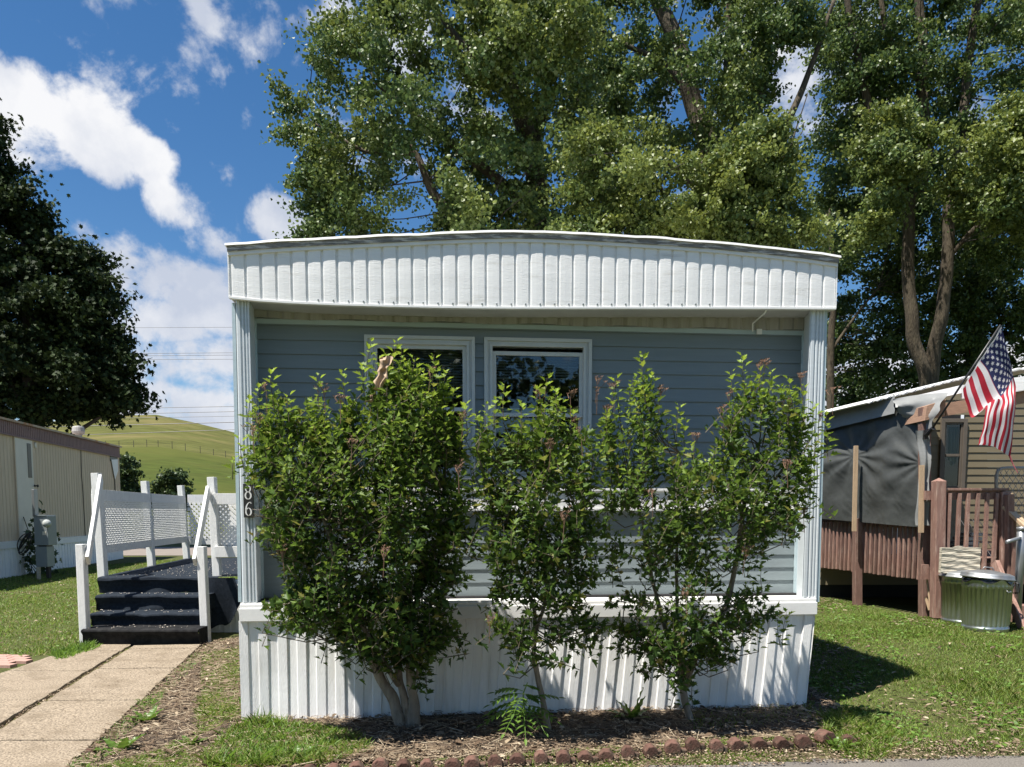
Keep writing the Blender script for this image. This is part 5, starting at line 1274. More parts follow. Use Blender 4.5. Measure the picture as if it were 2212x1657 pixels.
    for (u,v,w_,h_,n) in ((75,1215,.5,.85,110),(100,1190,.35,1.0,70),(70,1160,.2,.5,40)):
        p = gnd(u,1240); c = at(u,v,p.y-.3)
        q.append((c,w_,h_,n))
    rt = empty('climbing_weed', tuple(gnd(82,1242)), 0, 'straggly weed climbing the white skirting beside the electric meter', 'weed'); P=[]
    for c,w_,h_,n in q:
        pts = rng.normal(size=(n,3))*np.array([w_*.45,.12,h_*.4])+np.array(c)-np.array(rt.location); P.append(pts)
    P = np.concatenate(P); D = unit(rng.normal(size=P.shape)+np.array([0,0,-.4])); leaves('foliage',P,D,unit(rng.normal(size=P.shape)+np.array([0,-.6,.5])),rng.uniform(.09,.17,len(P)),MAPL,BUSHM,rt)
    mb = MB()
    for k in range(9):
        mb.tube([(random.uniform(-.4,.4),.1,0),(random.uniform(-.4,.4),.05,.5),(random.uniform(-.3,.5),.0,random.uniform(.8,1.5))],.012,4)
    mb.build('stem',TWIG,rt)
    return root
TRAILER = trailer()
def meter():
    b = gnd(86,1252); Y = b.y; root = empty('electric_meter', tuple(b), 0, 'grey electric meter box on a pedestal in front of the cream trailer', 'electric meter')
    def X(u): return at(u,1200,Y).x-b.x
    def Z(v): return at(90,v,Y).z
    def bx_(u0,u1,v0,v1,y0,y1,name,m,parent=root,bev=.01,sk=0): 
        mb = MB(); mb.bx(X(u0),X(u1),y0,y1,Z(v1),Z(v0)); return mb.build(name,m,parent,bevel=bev)
    rz = R(20)
    bx_(75.5,81.5,1057,1116,-.02,.12,'conduit',PIPE)
    bx_(76,106,1114,1178,0,.35,'meter_box',GREYMET)
    bx_(78,104,1112.5,1114.5,-.02,.37,'box_cap',GREYMET,bev=.002)
    bx_(75,100,1181,1225,.03,.33,'lower_box',GREYMET)
    bx_(80,98,1178,1182,.06,.3,'neck',BLACK,bev=0)
    mb = MB(); mb.lathe([(.075,0),(.095,.02),(.095,.04),(.08,.05),(.08,.10),(.065,.13),(0,.14)],(0,0,0),20,Matrix.Translation((X(104),-.0,Z(1131)))@Matrix.Rotation(R(38),4,'Z')@Matrix.Rotation(R(90),4,'X')); mb.build('meter_glass',METERG,root,smooth=True)
    mb = MB(); mb.bx(X(94),X(102),-.006,-.001,Z(1156),Z(1148)); mb.build('sticker',CREAMDOOR,root)
    bx_(78,84,1225,1252,-.02,.05,'leg',PALEWOOD,bev=.004); bx_(92,98,1225,1250,.1,.2,'leg',DARKBARK,bev=.004)
    c = empty('cable_coil', (b.x,b.y,0), 0, 'loose coil of thin dark cable hanging on the cream trailer beside its door', 'cable coil')
    mb = MB(); P=[]
    for i in range(90):
        a = i/90*4*6.283; p = at(52+13*math.cos(a)*(1+.15*math.sin(a*.37))+i*.02,1172+22*math.sin(a*.93)+4*math.sin(a*.2),Y+.5); P.append(p-c.location)
    P += [at(u,v,Y+.45)-c.location for u,v in ((60,1160),(70,1164),(80,1170))]
    mb.tube(P,.013,5); o = mb.build('cable',BLACK,c)
meter()

# overhead wires
names = ['topmost single overhead wire, crossing the clouds left of the home','upper wire of the closest-spaced trio of overhead wires','middle wire of the closest-spaced trio of overhead wires','lower wire of the closest-spaced trio of overhead wires','highest of the five low wires above the hill','second highest of the five low wires above the hill','third of the five low wires above the hill','thick twisted wire crossing just in front of the hill top','lowest overhead wire, hanging across the hill side']
for k,(v0_,v1_,r_) in enumerate(((708,707,.010),(764,762,.012),(769,767,.012),(777,776,.012),(882,878,.016),(894,889,.016),(903,899,.013),(918,912,.022),(936,928,.018))):
    mb = MB(); Y = 46; P=[]
    for i in range(41):
        u = -500+i*85; t = (u-280)/230.; p = at(u,v0_+(v1_-v0_)*t,Y); P.append((p.x,Y,p.z))
    mb.tube(P,r_,5); tag(mb.build('power_line',BLACK),names[k],'power line','overhead wires beyond the homes')

# ------------------------------------------------------------------ right neighbour
CO = Vector((at(1997,1333,10.0).x,10.0,0)); SD = Vector((-.2,1,0)).normalized()
def onside(u, v, off=0.):
    """point seen on the side plane of the neighbour's porch"""
    n = Vector((SD.y,-SD.x,0)); c = CO-n*off; r = ray(u,v); t = c.dot(n)/Vector((r.x,r.y,0)).dot(n); return Vector((0,0,CAM_H))+r*t
def neighbour():
    root = empty('porch_deck', tuple(CO), 0, 'brown stained deck with picket railing on the neighbouring lot', 'deck'); o = root.location.copy()
    def B(mb,name,m,**k):
        mb.v = [(a[0]-o.x,a[1]-o.y,a[2]-o.z) for a in mb.v]; return mb.build(name,m,k.pop('parent',root),**k)
    zb = .69; zt = 1.44
    # side pickets
    y = .10; end = 3.2; zdk = .98; n = 0
    while y < end:
        p = CO+SD*y; nn = Vector((SD.y,-SD.x,0))
        mb = MB(); q = p-nn*.03; mb.beam((q.x,q.y,zb+random.uniform(-.008,.008)),(q.x,q.y,zt-.015+random.uniform(-.01,.0)),.038,.038,SD); B(mb,'picket',BROWNWOOD,bevel=.002)
        y += .098
    for z0,z1 in ((.80,.93),(1.36,1.45)):
        mb = MB(); a = CO+SD*.02+Vector((.02,0,0)); b = CO+SD*end+Vector((.02,0,0)); mb.beam((a.x+.02,a.y,(z0+z1)/2),(b.x+.02,b.y,(z0+z1)/2),.04,z1-z0); B(mb,'side_rail',BROWNWOOD,bevel=.002)
    # floor
    mb = MB(); a = CO+Vector((.03,.03,0)); b = CO+SD*end; c = b+Vector((3.2,.0,0)); d = a+Vector((3.6,-.1,0))
    mb.add([(a.x,a.y,.93),(d.x,d.y,.93),(c.x,c.y,.93),(b.x,b.y,.93),(a.x,a.y,.97),(d.x,d.y,.97),(c.x,c.y,.97),(b.x,b.y,.97)],[(0,1,2,3),(7,6,5,4),(0,4,5,1),(1,5,6,2),(2,6,7,3),(3,7,4,0)]); B(mb,'deck_floor',BROWNWOOD)
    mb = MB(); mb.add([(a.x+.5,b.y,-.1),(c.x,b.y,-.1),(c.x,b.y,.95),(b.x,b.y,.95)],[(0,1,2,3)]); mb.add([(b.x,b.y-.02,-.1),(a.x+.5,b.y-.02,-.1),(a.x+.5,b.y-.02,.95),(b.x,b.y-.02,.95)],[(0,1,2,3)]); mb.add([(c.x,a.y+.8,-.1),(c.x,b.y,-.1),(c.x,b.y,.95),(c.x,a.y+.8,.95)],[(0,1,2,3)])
    B(mb,'under_deck_shade',DARK)  # dark sheets added to stand in for the shade beneath the deck
    # posts
    def post(u,v0,v1,Y,w,name='post',m=BROWNWOOD,point=False,lean=0):
        b = at(u,v0,Y); t = at(u+lean,v1,Y); mb = MB(); mb.beam((b.x,Y,b.z),(t.x,Y,t.z),w,w,Vector((0,1,0)),.06)
        if point: h=w/2; mb.add([(t.x-h,Y-h,t.z),(t.x+h,Y-h,t.z),(t.x+h,Y+h,t.z),(t.x-h,Y+h,t.z),(t.x,Y,t.z+.045)],[(0,1,4),(1,2,4),(2,3,4),(3,0,4)])
        return B(mb,name,m,bevel=.003)
    post(1852,1316,1120,11.25,.11); post(1997,1336,880,9.98,.115)
    post(2024,1334,1040,9.72,.13,point=True,lean=4)
    Yf = 9.75
    def Xf(u,v=1100): return at(u,v,Yf).x
    def Zf(v): return at(2100,v,Yf).z
    zr1,zr0 = Zf(1060),Zf(1079)
    mb = MB(); mb.bx(Xf(2034),Xf(2168),Yf-.02,Yf+.02,zr0,zr1); B(mb,'front_rail',BROWNWOOD,bevel=.002)
    mb = MB(); mb.bx(Xf(2030),Xf(2172),Yf-.06,Yf+.04,zr1,zr1+.03); B(mb,'cap_rail',BROWNWOOD,bevel=.003)
    mb = MB(); mb.bx(Xf(2034),Xf(2168),Yf,Yf+.04,Zf(1243),Zf(1216)); B(mb,'bottom_rail',BROWNWOOD,bevel=.002)
    for u in (2046,2067,2086,2107,2127,2147): 
        mb = MB(); mb.bx(Xf(u)-.021,Xf(u)+.021,Yf-.06,Yf-.022,Zf(1238),Zf(1066)); B(mb,'picket',BROWNWOOD,bevel=.002)
    mb = MB(); mb.bx(Xf(1999),Xf(2014),Yf+.02,Yf+.06,Zf(1080),Zf(1060)); mb.bx(Xf(1999),Xf(2014),Yf+.02,Yf+.06,Zf(1252),Zf(1220)); B(mb,'short_rail',BROWNWOOD)
    post(2168,1260,1062,Yf,.12,lean=0); post(2178,1330,1066,Yf+.15,.08,m=TANWOOD)
    post(2180,1335,1068,Yf-.12,.085)
    # stair rail going down to the right
    a = at(2172,1095,Yf-.05); b = at(2300,1215,Yf-.9); mb = MB(); mb.beam(a,b,.10,.04,Vector((0,0,1))); B(mb,'stair_rail',TANWOOD,bevel=.003)
    for u,v0,v1 in ((2190,1250,1125),(2206,1262,1140),(2222,1270,1150)):
        p = at(u,v0,Yf-.2); q = at(u,v1,Yf-.2); mb = MB(); mb.beam(p,q,.04,.04,Vector((0,1,0))); B(mb,'picket',BROWNWOOD,bevel=.002)
    # stair stringer and boards in the corner
    mb = MB(); mb.beam(at(2150,1215,Yf-.3),at(2215,1370,Yf-.9),.05,.10); B(mb,'stair_stringer',BROWNWOOD)
    mb = MB(); mb.bx(Xf(2178),Xf(2300),Yf-.5,Yf-.1,.1,.42); B(mb,'stair_tread',BROWNWOOD)
    # roof beam ends
    mb = MB(); Yb = 9.85; x0 = at(1998,890,Yb).x; x1 = at(2044,890,Yb).x; z1 = at(2000,876,Yb).z; z0 = at(2000,909,Yb).z
    mb.add([(x0,Yb,z0),(x1,Yb+.02,z0+.06),(x1,Yb+.02,z1+.08),(x0+.02,Yb,z1),(x0,Yb+.5,z0),(x1,Yb+.5,z0+.06),(x1,Yb+.5,z1+.08),(x0+.02,Yb+.5,z1)],[(0,1,2,3),(7,6,5,4),(0,4,5,1),(1,5,6,2),(2,6,7,3),(3,7,4,0)]); B(mb,'roof_beam',BEAM,bevel=.005)
    mb = MB(); mb.beam(at(2040,885,Yb+.1),at(2260,850,Yb+.1),.05,.16); B(mb,'header_beam',BEAM)
    # ---- the neighbour's home
    Yw = 12.4; hm = empty('tan_home', (5.2,Yw,0), 0, 'tan lap-sided home with white metal porch roof behind the flag', 'mobile home'); o2 = hm.location.copy()
    def B2(mb,name,m,parent=hm,**k):
        mb.v = [(a[0]-o2.x,a[1]-o2.y,a[2]-o2.z) for a in mb.v]; return mb.build(name,m,parent,**k)
    def Xw(u): return at(u,1000,Yw).x
    def Zw(v): return at(2100,v,Yw).z
    mb = MB(); z=.4; lap=.118
    wx0,wx1,wz0_,wz1_ = Xw(2027),Xw(2083),Zw(1062),Zw(905)
    while z<3.45:
        xl_ = 4.9 if z<2.8 else (5.75 if z<3.1 else 6.3)
        for xa,xb in ((xl_,wx0+.02),(wx1-.02,10.5)) if (z>wz0_-.1 and z<wz1_) else ((xl_,10.5),):
            mb.add([(xa,Yw-.012,z),(xb,Yw-.012,z),(xb,Yw,z+lap),(xa,Yw,z+lap)],[(0,1,2,3)]); mb.add([(xa,Yw-.012,z),(xb,Yw-.012,z),(xb,Yw+.002,z+.001),(xa,Yw+.002,z+.001)],[(0,3,2,1)])
        z+=lap
    B2(mb,'siding',TANSIDE)
    mb = MB(); ring(mb,wx0,wx1,wz0_,wz1_,.06,Yw-.05,Yw+.02); ring(mb,wx0+.06,wx1-.06,wz0_+.06,wz1_-.06,.03,Yw-.03,Yw+.02); mb.bx(wx0+.1,wx1-.1,Yw-.03,Yw,(wz0_+wz1_)/2-.02,(wz0_+wz1_)/2+.02); w = B2(mb,'window',TANWIN,bevel=.003)
    mb = MB(); mb.bx(wx0+.07,wx1-.07,Yw-.012,Yw-.006,wz0_+.07,wz1_-.07); B2(mb,'glass',GLASS2,w)
    mb = MB(); 
    def cf(s,t): return Vector((wx0+.18+(wx1-wx0-.26)*s, Yw+.06+.03*math.sin(s*22), wz1_-.12-.62*t*(.75+.25*math.sin(s*3.1))))
    mb.grid(cf,30,8); B2(mb,'curtain',BLIND,w,smooth=True)
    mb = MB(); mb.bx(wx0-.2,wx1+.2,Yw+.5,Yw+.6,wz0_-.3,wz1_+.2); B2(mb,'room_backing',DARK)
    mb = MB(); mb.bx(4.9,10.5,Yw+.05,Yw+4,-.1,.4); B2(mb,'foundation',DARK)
    mb = MB(); mb.bx(Xw(2232),Xw(2300),Yw-.03,Yw,.95,Zw(900)); B2(mb,'door',TANWIN)
    # porch roof: corrugated sheet seen along its low edge
    e0 = at(1872,873,10.75); e1 = at(2077,820,9.95); e2 = at(2330,780,9.75); back = SD*5.
    mb = MB(); vs=[]; N_=64
    for i in range(N_+1):
        t=i/N_; p = e0.lerp(e1,t*2) if t<.5 else e1.lerp(e2,(t-.5)*2)
        rb = .016 if (i%3)==0 else 0
        vs += [p+Vector((0,0,rb+.01)), p+back+Vector((0,0,rb-.06))]
    mb.add(vs,[(2*i,2*i+2,2*i+3,2*i+1) for i in range(N_)]); B2(mb,'porch_roof',WHITEROOF,solid=.02)
    mb = MB(); p0 = at(1935,868,10.5); p1 = at(2077,836,9.97); p2 = at(2330,800,9.77)
    for a_,b_,h in ((p0,p1,.10),(p1,p2,.17)):
        mb.beam(a_-Vector((0,0,h/2-.02)),b_-Vector((0,0,h/2-.02)),.04,h)
    B2(mb,'roof_fascia',W_PAINT)
    # ---- tarp
    tp = empty('grey_tarp', tuple(CO), 0, 'dark grey plastic tarp draped from the porch roof down to the brown pickets', 'tarp'); o3 = tp.location.copy()
    def B3(mb,name,m,**k):
        mb.v = [(a[0]-o3.x,a[1]-o3.y,a[2]-o3.z) for a in mb.v]; return mb.build(name,m,tp,**k)
    mb = MB(); uL,uR = 1745,1996
    def fn(s,t):
        u = uL+(uR-uL)*s; vt = 902-44*s if s<.72 else 870.3+(s-.72)*30; vb = 1118+22*s
        p = onside(u, vt+(vb-vt)*t, .12)
        nn = Vector((SD.y,-SD.x,0))
        # folds fan out from the two battens
        w = 0
        for bu,bv in ((1849,985),(1990,1000),(1700,960)):
            du = (u-bu)/60.; dv = (vt+(vb-vt)*t-bv)/60.; r_ = math.hypot(du,dv)+.2; a_ = math.atan2(dv,du); w += .014*math.sin(a_*11+bu)*math.exp(-r_*.45)*min(1,r_)
        sagv = .10*math.sin(t*math.pi)*math.sin(((s*1.0)%.5)/.5*math.pi)
        w += .006*math.sin(u*.16+t*3)+.012*mnoise.noise((s*4,t*5,2))-.011*abs(mnoise.noise((s*7+t*3,t*5,6)))-.006*abs(mnoise.noise((s*16-t*6,t*11,8)))
        belly = -.05*math.sin(min(1,t*2.6)*math.pi)*.6
        return p-nn*(sagv*.5+w+belly)
    mb.grid(fn,150,110); B3(mb,'tarp_sheet',TARP,smooth=True)
    mb = MB()
    def fn(s,t):
        u = 1745+(1932-1745)*s; v = 905-46*s; p = onside(u,v-8+42*t,.16+.03*t)
        return p+Vector((0,.03*mnoise.noise((s*14,t*3,4)),.006*mnoise.noise((s*9,t*2,1))))
    mb.grid(fn,80,6); B3(mb,'tarp_hem',TARP2,smooth=True)
    mb = MB()
    # gathered sheet over the beam corner and down the post
    def fn(s,t):
        # t 0 top edge, 1 lower edge
        top = (1930+s*115, 862-s*12-4*math.sin(s*3)); bot = (1948+s*62+8*math.sin(s*5), 905+s*58-30*s*s)
        if s>.75: bot = (1948+s*62, 905+s*58-30*s*s-40*(s-.75)*4*.25)
        u = top[0]+(bot[0]-top[0])*t; v = top[1]+(bot[1]-top[1])*t
        Y = 10.45-s*.62-.10*math.sin(t*math.pi)
        return at(u,v,Y)+Vector((0,.035*math.sin(t*13+s*4)+.02*mnoise.noise((s*5,t*6,3)),0))
    mb.grid(fn,40,26); B3(mb,'tarp_gather',TARP2,smooth=True)
    mb = MB()
    def fn(s,t):
        wq = 1-.35*math.sin(t*math.pi)**2
        u = 1988+(s-.35)*30*wq+6*t+5*math.sin(t*5); v = 930+t*205
        return at(u,v,9.86)+Vector((0,.02*math.sin(s*9+t*3)+.015*math.sin(t*15),0))
    mb.grid(fn,14,40); B3(mb,'tarp_tail',TARP2,smooth=True)
    for (u0,v0,u1,v1,off) in ((1849,963,1845,1148,.27),):
        a_ = onside(u0,v0,off); b_ = onside(u1,v1,off); mb = MB(); mb.beam(a_,b_,.06,.03,Vector((0,1,0))); B3(mb,'batten',TANWOOD,bevel=.002)
    mb = MB(); mb.beam(at(1991,1005,9.82),at(1989.5,1151,9.82),.062,.03,Vector((0,1,0))); B3(mb,'batten',TANWOOD,bevel=.002)
TANWIN = mat('tan_window_trim', (.12,.10,.08), .6, .08, 8)
neighbour()

# ------------------------------------------------------------------ flag
def flagmat():
    m = bpy.data.materials.new('flag_cloth'); m.use_nodes = True; nt = m.node_tree; N = nt.nodes; L = nt.links; b = N['Principled BSDF']; b.inputs['Roughness'].default_value = .75
    a = N.new('ShaderNodeAttribute'); a.attribute_name = 'paint'; L.new(a.outputs['Color'], b.inputs['Base Color'])
    tr = N.new('ShaderNodeBsdfTranslucent'); L.new(a.outputs['Color'], tr.inputs[0]); ms = N.new('ShaderNodeMixShader'); ms.inputs[0].default_value = .35
    L.new(b.outputs[0], ms.inputs[1]); L.new(tr.outputs[0], ms.inputs[2]); L.new(ms.outputs[0], N['Material Output'].inputs[0]); return m
def flag():
    Y = 9.55
    root = empty('striped_flag', tuple(at(2006,937,Y+.1)), 0, 'red, white and blue flag with stars hanging from a slanted black pole on the porch', 'flag'); o = root.location.copy()
    mb = MB(); mb.tube([at(2004,941,Y+.2)-o, at(2161.5,702,Y-.25)-o], .013, 10); mb.build('pole', BLACK, root, smooth=True)
    mb = MB(); mb.tube([at(2001,940,Y+.28)-o, at(2015,925,Y+.16)-o], .026, 10); mb.bx(*(at(1999,938,Y+.3)-o).to_tuple()[:1]*1 and [ (at(1999,938,Y+.3)-o).x-.03,(at(1999,938,Y+.3)-o).x+.03,(at(1999,938,Y+.3)-o).y-.01,(at(1999,938,Y+.3)-o).y+.02,(at(1999,938,Y+.3)-o).z-.06,(at(1999,938,Y+.3)-o).z+.05]); mb.build('pole_bracket', BLACK, root)
    # control net: rows along the fly, columns along the hoist (top .. bottom); (u, v, depth offset)
    net = [
     [(2163,705,-.26),(2142,739,-.20),(2121,772,-.15),(2100,805,-.10),(2079,838,-.05)],
     [(2176,752,-.22),(2166,776,-.16),(2140,800,-.15),(2112,838,-.12),(2087,868,-.06)],
     [(2186,800,-.20),(2180,815,-.13),(2160,845,-.16),(2128,880,-.15),(2100,902,-.10)],
     [(2193,835,-.22),(2182,842,-.16),(2168,862,-.24),(2150,862,-.33),(2128,880,-.30)],
     [(2194,870,-.24),(2184,872,-.32),(2166,885,-.36),(2140,900,-.38),(2122,930,-.34)],
     [(2190,925,-.26),(2178,920,-.34),(2158,925,-.36),(2134,938,-.36),(2115,955,-.36)],
     [(2182,987,-.26),(2166,976,-.32),(2148,966,-.34),(2130,962,-.36),(2112,961,-.38)]]
    P = [[at(a,b,Y+c) for a,b,c in r] for r in net]
    def cr(p0,p1,p2,p3,t): return .5*((2*p1)+(-p0+p2)*t+(2*p0-5*p1+4*p2-p3)*t*t+(-p0+3*p1-3*p2+p3)*t**3)
    def ev(f,h):
        nr = len(P)-1; nc = len(P[0])-1
        i = min(int(f*nr),nr-1); a = f*nr-i; j = min(int(h*nc),nc-1); b = h*nc-j
        rows = []
        for r in (i-1,i,i+1,i+2):
            r = min(max(r,0),nr); q = P[r]; rows.append(cr(q[max(j-1,0)],q[j],q[min(j+1,nc)],q[min(j+2,nc)],b))
        return cr(*rows,a)
    NU,NV = 260,156
    V = np.array([tuple(ev(i/NU,j/NV)+Vector((.004*math.sin(i*.11+j*.05),.006*math.sin(j*.16+i*.04),0))-o) for j in range(NV+1) for i in range(NU+1)])
    idx = np.arange(NU)[None,:]+np.arange(NV)[:,None]*(NU+1); idx = idx.ravel(); fc = np.stack([idx,idx+1,idx+NU+2,idx+NU+1],1)
    ob = nmesh('flag_cloth', V, [fc], flagmat(), root, smooth=True)
    col = np.zeros((len(V),4),np.float32); col[:,3]=1
    fx = np.tile(np.arange(NU+1)/NU,NV+1); hy = np.repeat(np.arange(NV+1)/NV,NU+1)
    stripe = np.floor(hy*13.0-1e-6).astype(int); red = np.array([.42,.012,.03]); wh = np.array([.72,.70,.70]); bl = np.array([.022,.028,.10])
    c3 = np.where((stripe%2==0)[:,None],red,wh)
    can = (fx<.4)&(hy<7/13); c3[can] = bl
    ux = fx*1.9; uy = hy
    for r in range(9):
        for k in range(6 if r%2==0 else 5):
            cx = .76*(1+2*k+(r%2))/12; cy = (7/13)*(r+1)/10; dx = ux-cx; dy = uy-cy; rr = np.hypot(dx,dy); an = np.arctan2(dx,-dy)
            w_ = np.abs(((an/(2*np.pi/5))+.5)%1-.5)*2; lim = .0300*(1-.52*w_)
            c3[(rr<lim)&can] = wh
    c3[(fx<.022)] = wh
    col[:,:3] = c3
    at_ = ob.data.color_attributes.new('paint','FLOAT_COLOR','POINT'); at_.data.foreach_set('color', col.ravel())
    mb = MB(); mb.tube([at(2181,985,Y-.26)-o, at(2188,1003,Y-.26)-o, at(2199,1022,Y-.28)-o],[.012,.006,.003],5); mb.build('frayed_corner', FRAY, root)
FRAY = mat('frayed_thread', (.45,.1,.12), .8, .2, 30)
flag()

# ------------------------------------------------------------------ bins and things around them
def bins():
    def can(u0,u1,vb,vl,label,open_):
        b = gnd((u0+u1)/2,vb); Y = b.y+.24
        xc = at((u0+u1)/2,vb,Y).x; rb = (at(u1,vb,Y).x-at(u0,vb,Y).x)/2*.93; h = at(2100,vl,Y-.2).z-b.z
        root = empty('galvanised_bin',(xc,Y,b.z),0,label,'rubbish bin','galvanised bins by the brown railing')
        mb = MB(); nf = 240; rt = rb*1.10; vs=[]
        zs = [(.0,1.0,0),(.025,1.02,0),(.03,1.03,0),(.05,1.03,0),(.055,1.0,0),(.075,1.0,0),(.10,1.0,1),(.5,1.04,1),(h-.12,1.07,1),(h-.085,1.075,0),(h-.04,1.08,0),(h-.03,1.1,0),(h-.01,1.1,0),(h,1.08,0)]
        for z,r_,f in zs:
            for j in range(nf):
                a = 2*math.pi*j/nf; rr = rb*r_*(1+f*.04*max(-.25,math.cos(a*30))); vs.append((rr*math.cos(a),rr*math.sin(a),z))
        mb.add(vs,[(i*nf+j,i*nf+(j+1)%nf,(i+1)*nf+(j+1)%nf,(i+1)*nf+j) for i in range(len(zs)-1) for j in range(nf)]); mb.build('body',GALV,root,smooth=True)
        lid = MB(); lz = h+(.03 if open_ else 0)
        T = Matrix.Translation((0,0,lz))@Matrix.Rotation(R(5 if open_ else 1.5),4,'Y')
        lid.lathe([(rb*1.17,-.045),(rb*1.20,-.04),(rb*1.20,-.03),(rb*1.16,-.026),(rb*1.15,.0),(rb*1.12,.012),(rb*.9,.03),(rb*.86,.026),(rb*.5,.045),(rb*.15,.055),(0,.056)],(0,0,0),64,T); lo = lid.build('lid',LIDM,root,smooth=True)
        hm = MB(); hm.tube([T@Vector((-.07,0,.05)),T@Vector((-.05,0,.085)),T@Vector((.05,0,.085)),T@Vector((.07,0,.05))],.006,8); hm.build('lid_handle',PIPE,lo,smooth=True)
        if open_:
            mb = MB()
            def fn(s,t):
                a = R(-190)+R(215)*s; r_ = rb*(1.10+.045*t)+.012*mnoise.noise((s*12,t*3,0)); dr = (.035+.10*float(sstep(.45,.95,np.array(s)))+.02*math.sin(s*23))
                return Vector((r_*math.cos(a),r_*math.sin(a),h-.0-dr*t))
            mb.grid(fn,80,6); mb.build('bin_liner',BAG,root,smooth=True)
            mb = MB(); mb.tube([Vector((rb*1.16,-.08,h-.06)),Vector((rb*1.3,-.1,h-.07)),Vector((rb*1.3,-.1,h-.17)),Vector((rb*1.15,-.08,h-.18))],.012,8); mb.build('side_handle',BLACK,root,smooth=True)
            mb = MB(); mb.tube([Vector((rb*.30,-rb*1.06,h-.13)),Vector((rb*.32,-rb*1.12,h-.15)),Vector((rb*.55,-rb*1.0,h-.15)),Vector((rb*.55,-rb*.93,h-.13))],.005,6); mb.build('side_handle',PIPE,root,smooth=True)
        return root,Y,b.z+h,xc
    can(2036,2136,1352,1242,'galvanised ribbed bin standing behind the other, its lid flat',False)
    can(2080,2174,1368,1250,'galvanised ribbed bin in front with a black liner under its tilted lid',True)
    # pale timber block behind the lids
    Y = 9.45; a = at(2032,1238,Y); b = at(2119,1183,Y)
    mb = MB()
    def fr(s,t):
        pk = 4/1661*Y*math.exp(-((s-.42)/.12)**2)*t
        dsp = .0055*math.sin((t*6+2.2*s*s*(1-t*.6)+.5*math.exp(-((s-.42)/.10)**2)+.4*mnoise.noise((s*3,t*3,0)))*4.5)*(.5+.5*s)+.004*mnoise.noise((s*4,t*26,2))
        return Vector((a.x+(b.x-a.x)*s, Y-dsp*.8, a.z+(b.z-a.z)*t+pk))
    mb.grid(fr,60,60)
    mb.add([fr(0,0)+Vector((0,.05,0)),fr(1,0)+Vector((0,.05,0)),fr(1,1)+Vector((0,.05,0)),fr(0,1)+Vector((0,.05,0))],[(0,1,2,3)])
    for p,q in (((0,0),(1,0)),((1,0),(1,1)),((1,1),(0,1)),((0,1),(0,0))):
        f1,f2 = fr(*p),fr(*q); mb.add([f1,f2,f2+Vector((0,.05,0)),f1+Vector((0,.05,0))],[(0,1,2,3)])
    tag(mb.build('timber_block',PALEWOOD,smooth=False),'pale weathered timber slab with wavy grain standing behind the bin lids','timber slab')
    # steel post with lever
    Yp = 9.1; root = empty('steel_post',tuple(gnd(2196,1338)),0,'grey steel gate post with a short side lever beside the bins','post'); o = root.location.copy()
    mb = MB(); mb.tube([at(2196,1345,Yp)-o,at(2204,1200,Yp)-o,at(2206,1142,Yp)-o],.045,14); mb.build('pipe',PIPE,root,smooth=True)
    mb = MB(); mb.tube([at(2207,1146,Yp)-o,at(2207,1138,Yp)-o],.055,14); mb.build('cap',PIPE,root,smooth=True)
    mb = MB(); mb.tube([at(2203,1162,Yp-.03)-o,at(2175,1171,Yp-.15)-o],.022,10); mb.build('lever',PIPE,root,smooth=True)
    # chain link gate on the porch
    Yg = 10.4; root = empty('chain_link_gate',tuple(at(2150,1065,Yg)),0,'rounded chain-link gate panel leaning on the porch behind the railing','gate'); o = root.location.copy()
    mb = MB(); mb.tube([at(2152,1090,Yg)-o,at(2152,1030,Yg)-o,at(2155,1018,Yg)-o,at(2163,1012,Yg)-o,at(2175,1011,Yg)-o,at(2300,1011,Yg)-o],.022,10); mb.build('gate_frame',DIRTY,root,smooth=True)
    mb = MB()
    for k in range(-12,26):
        for sg in (1,-1):
            u0 = 2155+k*13; P=[]
            for i in range(2):
                v = 1012+i*110; u = u0+sg*i*75
                P.append((u,v))
            (ua,va),(ub,vb_) = P; lo=max(0,(2153-ua)/(ub-ua) if ub>ua else 0); hi = 1 if ub>ua else min(1,(2153-ua)/(ub-ua)) if ub<2153 else 1
            if ua<2153 and ub<=ua: continue
            p = (ua+(ub-ua)*lo,va+(vb_-va)*lo); q=(ua+(ub-ua)*hi,va+(vb_-va)*hi)
            mb.tube([at(p[0],p[1],Yg)-o,at(q[0],q[1],Yg)-o],.004,4)
    mb.build('wire_mesh',DIRTY,root)
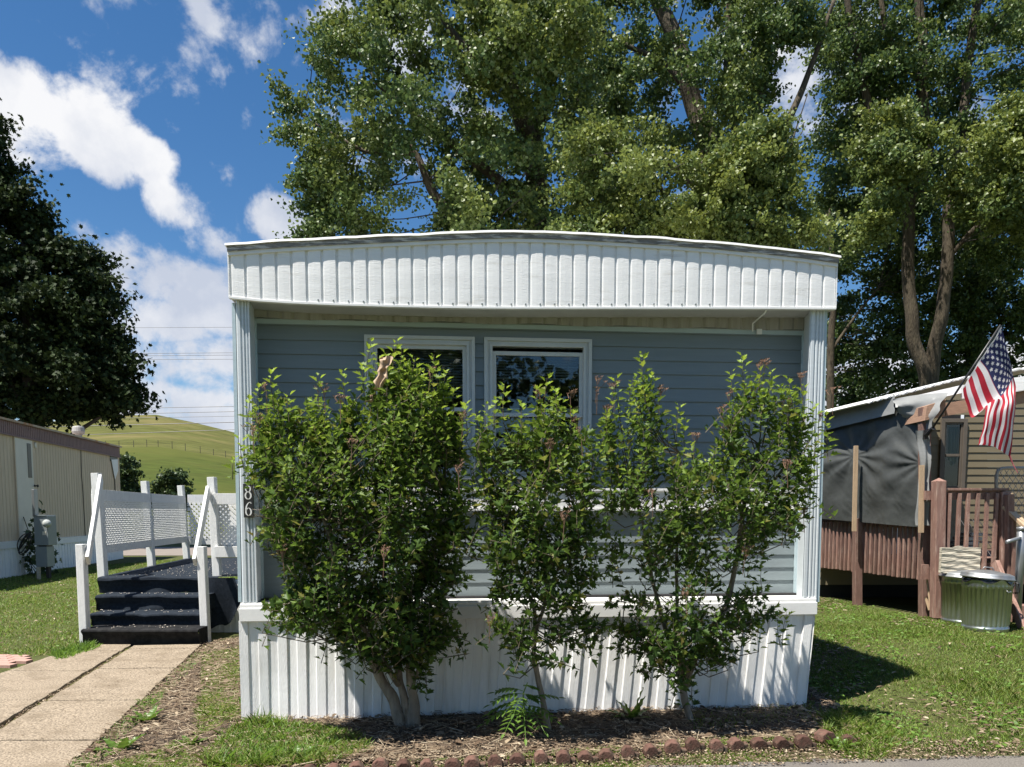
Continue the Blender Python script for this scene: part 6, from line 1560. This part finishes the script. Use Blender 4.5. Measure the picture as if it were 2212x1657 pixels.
    # split sticks by the post foot
    for k,(u0,v0,u1,v1,l) in enumerate(((2012,1325,2001,1240,'pale split stick leaning between the brown corner posts, taller piece'),(2008,1318,2000,1290,'short pale split stick low between the brown corner posts'))):
        mb = MB(); mb.beam(at(u0,v0,9.8),at(u1,v1,9.85),.03,.02); tag(mb.build('stick',TANWOOD),l,'stick')
bins()
# clutter glimpsed behind the front railing
mb = MB(); Yc_ = 10.6
for k in range(5): mb.bx(at(2075+6*k,1150,Yc_).x,at(2105+6*k,1150,Yc_).x,Yc_,Yc_+.4,1.0+.06*k,1.045+.06*k)
tag(mb.build('stacked_boards',PIPE,bevel=.004),'stack of grey boards in the shade on the porch behind the pickets','boards')
mb = MB(); p = at(1926,1165,11.2); 
mb.lathe([(.12,-.3),(.13,.0),(.10,.12),(.05,.2),(.05,.24)],(p.x,p.y,p.z),16); mb.tube([p+Vector((-.1,-.05,.15)),p+Vector((-.2,-.05,.12)),p+Vector((-.18,-.05,-.1)),p+Vector((-.1,-.05,-.12))],.012,8)
tag(mb.build('watering_jug',CREAMDOOR,smooth=True),'pale jug with a handle standing behind the side pickets of the porch','jug')

# trees across the road, behind the viewer: they stand in the window reflections
def behind():
    global rng; rng = np.random.default_rng(77)
    for i,(x,y,r_,h,lab) in enumerate([(-9,-24,4.5,11,'dark street tree across the road, farthest along the road'),(1,-27,5.5,13,'broad street tree across the road opposite the home'),(12,-23,4.5,10,'rounded street tree across the road beside the broad one')]):
        root = empty('street_tree',(x,y,0),0,lab,'tree','trees across the road')
        mb = MB(); mb.tube([(0,0,0),(.1,0,h*.3),(0,.1,h*.6)],[.35,.28,.12],8); mb.build('trunk',BARK,root)
        n = 9000; d = unit(rng.normal(size=(n,3))); P = d*(rng.random(n)**.4)[:,None]*np.array([r_,r_,h*.42])*(1+.3*np.sin(d[:,:1]*7+d[:,2:]*5))+np.array([0,0,h*.56])
        leaves('crown',P,rng.normal(size=(n,3)),rng.normal(size=(n,3)),rng.uniform(.25,.45,n),DELT,BUSHM,root)
behind()
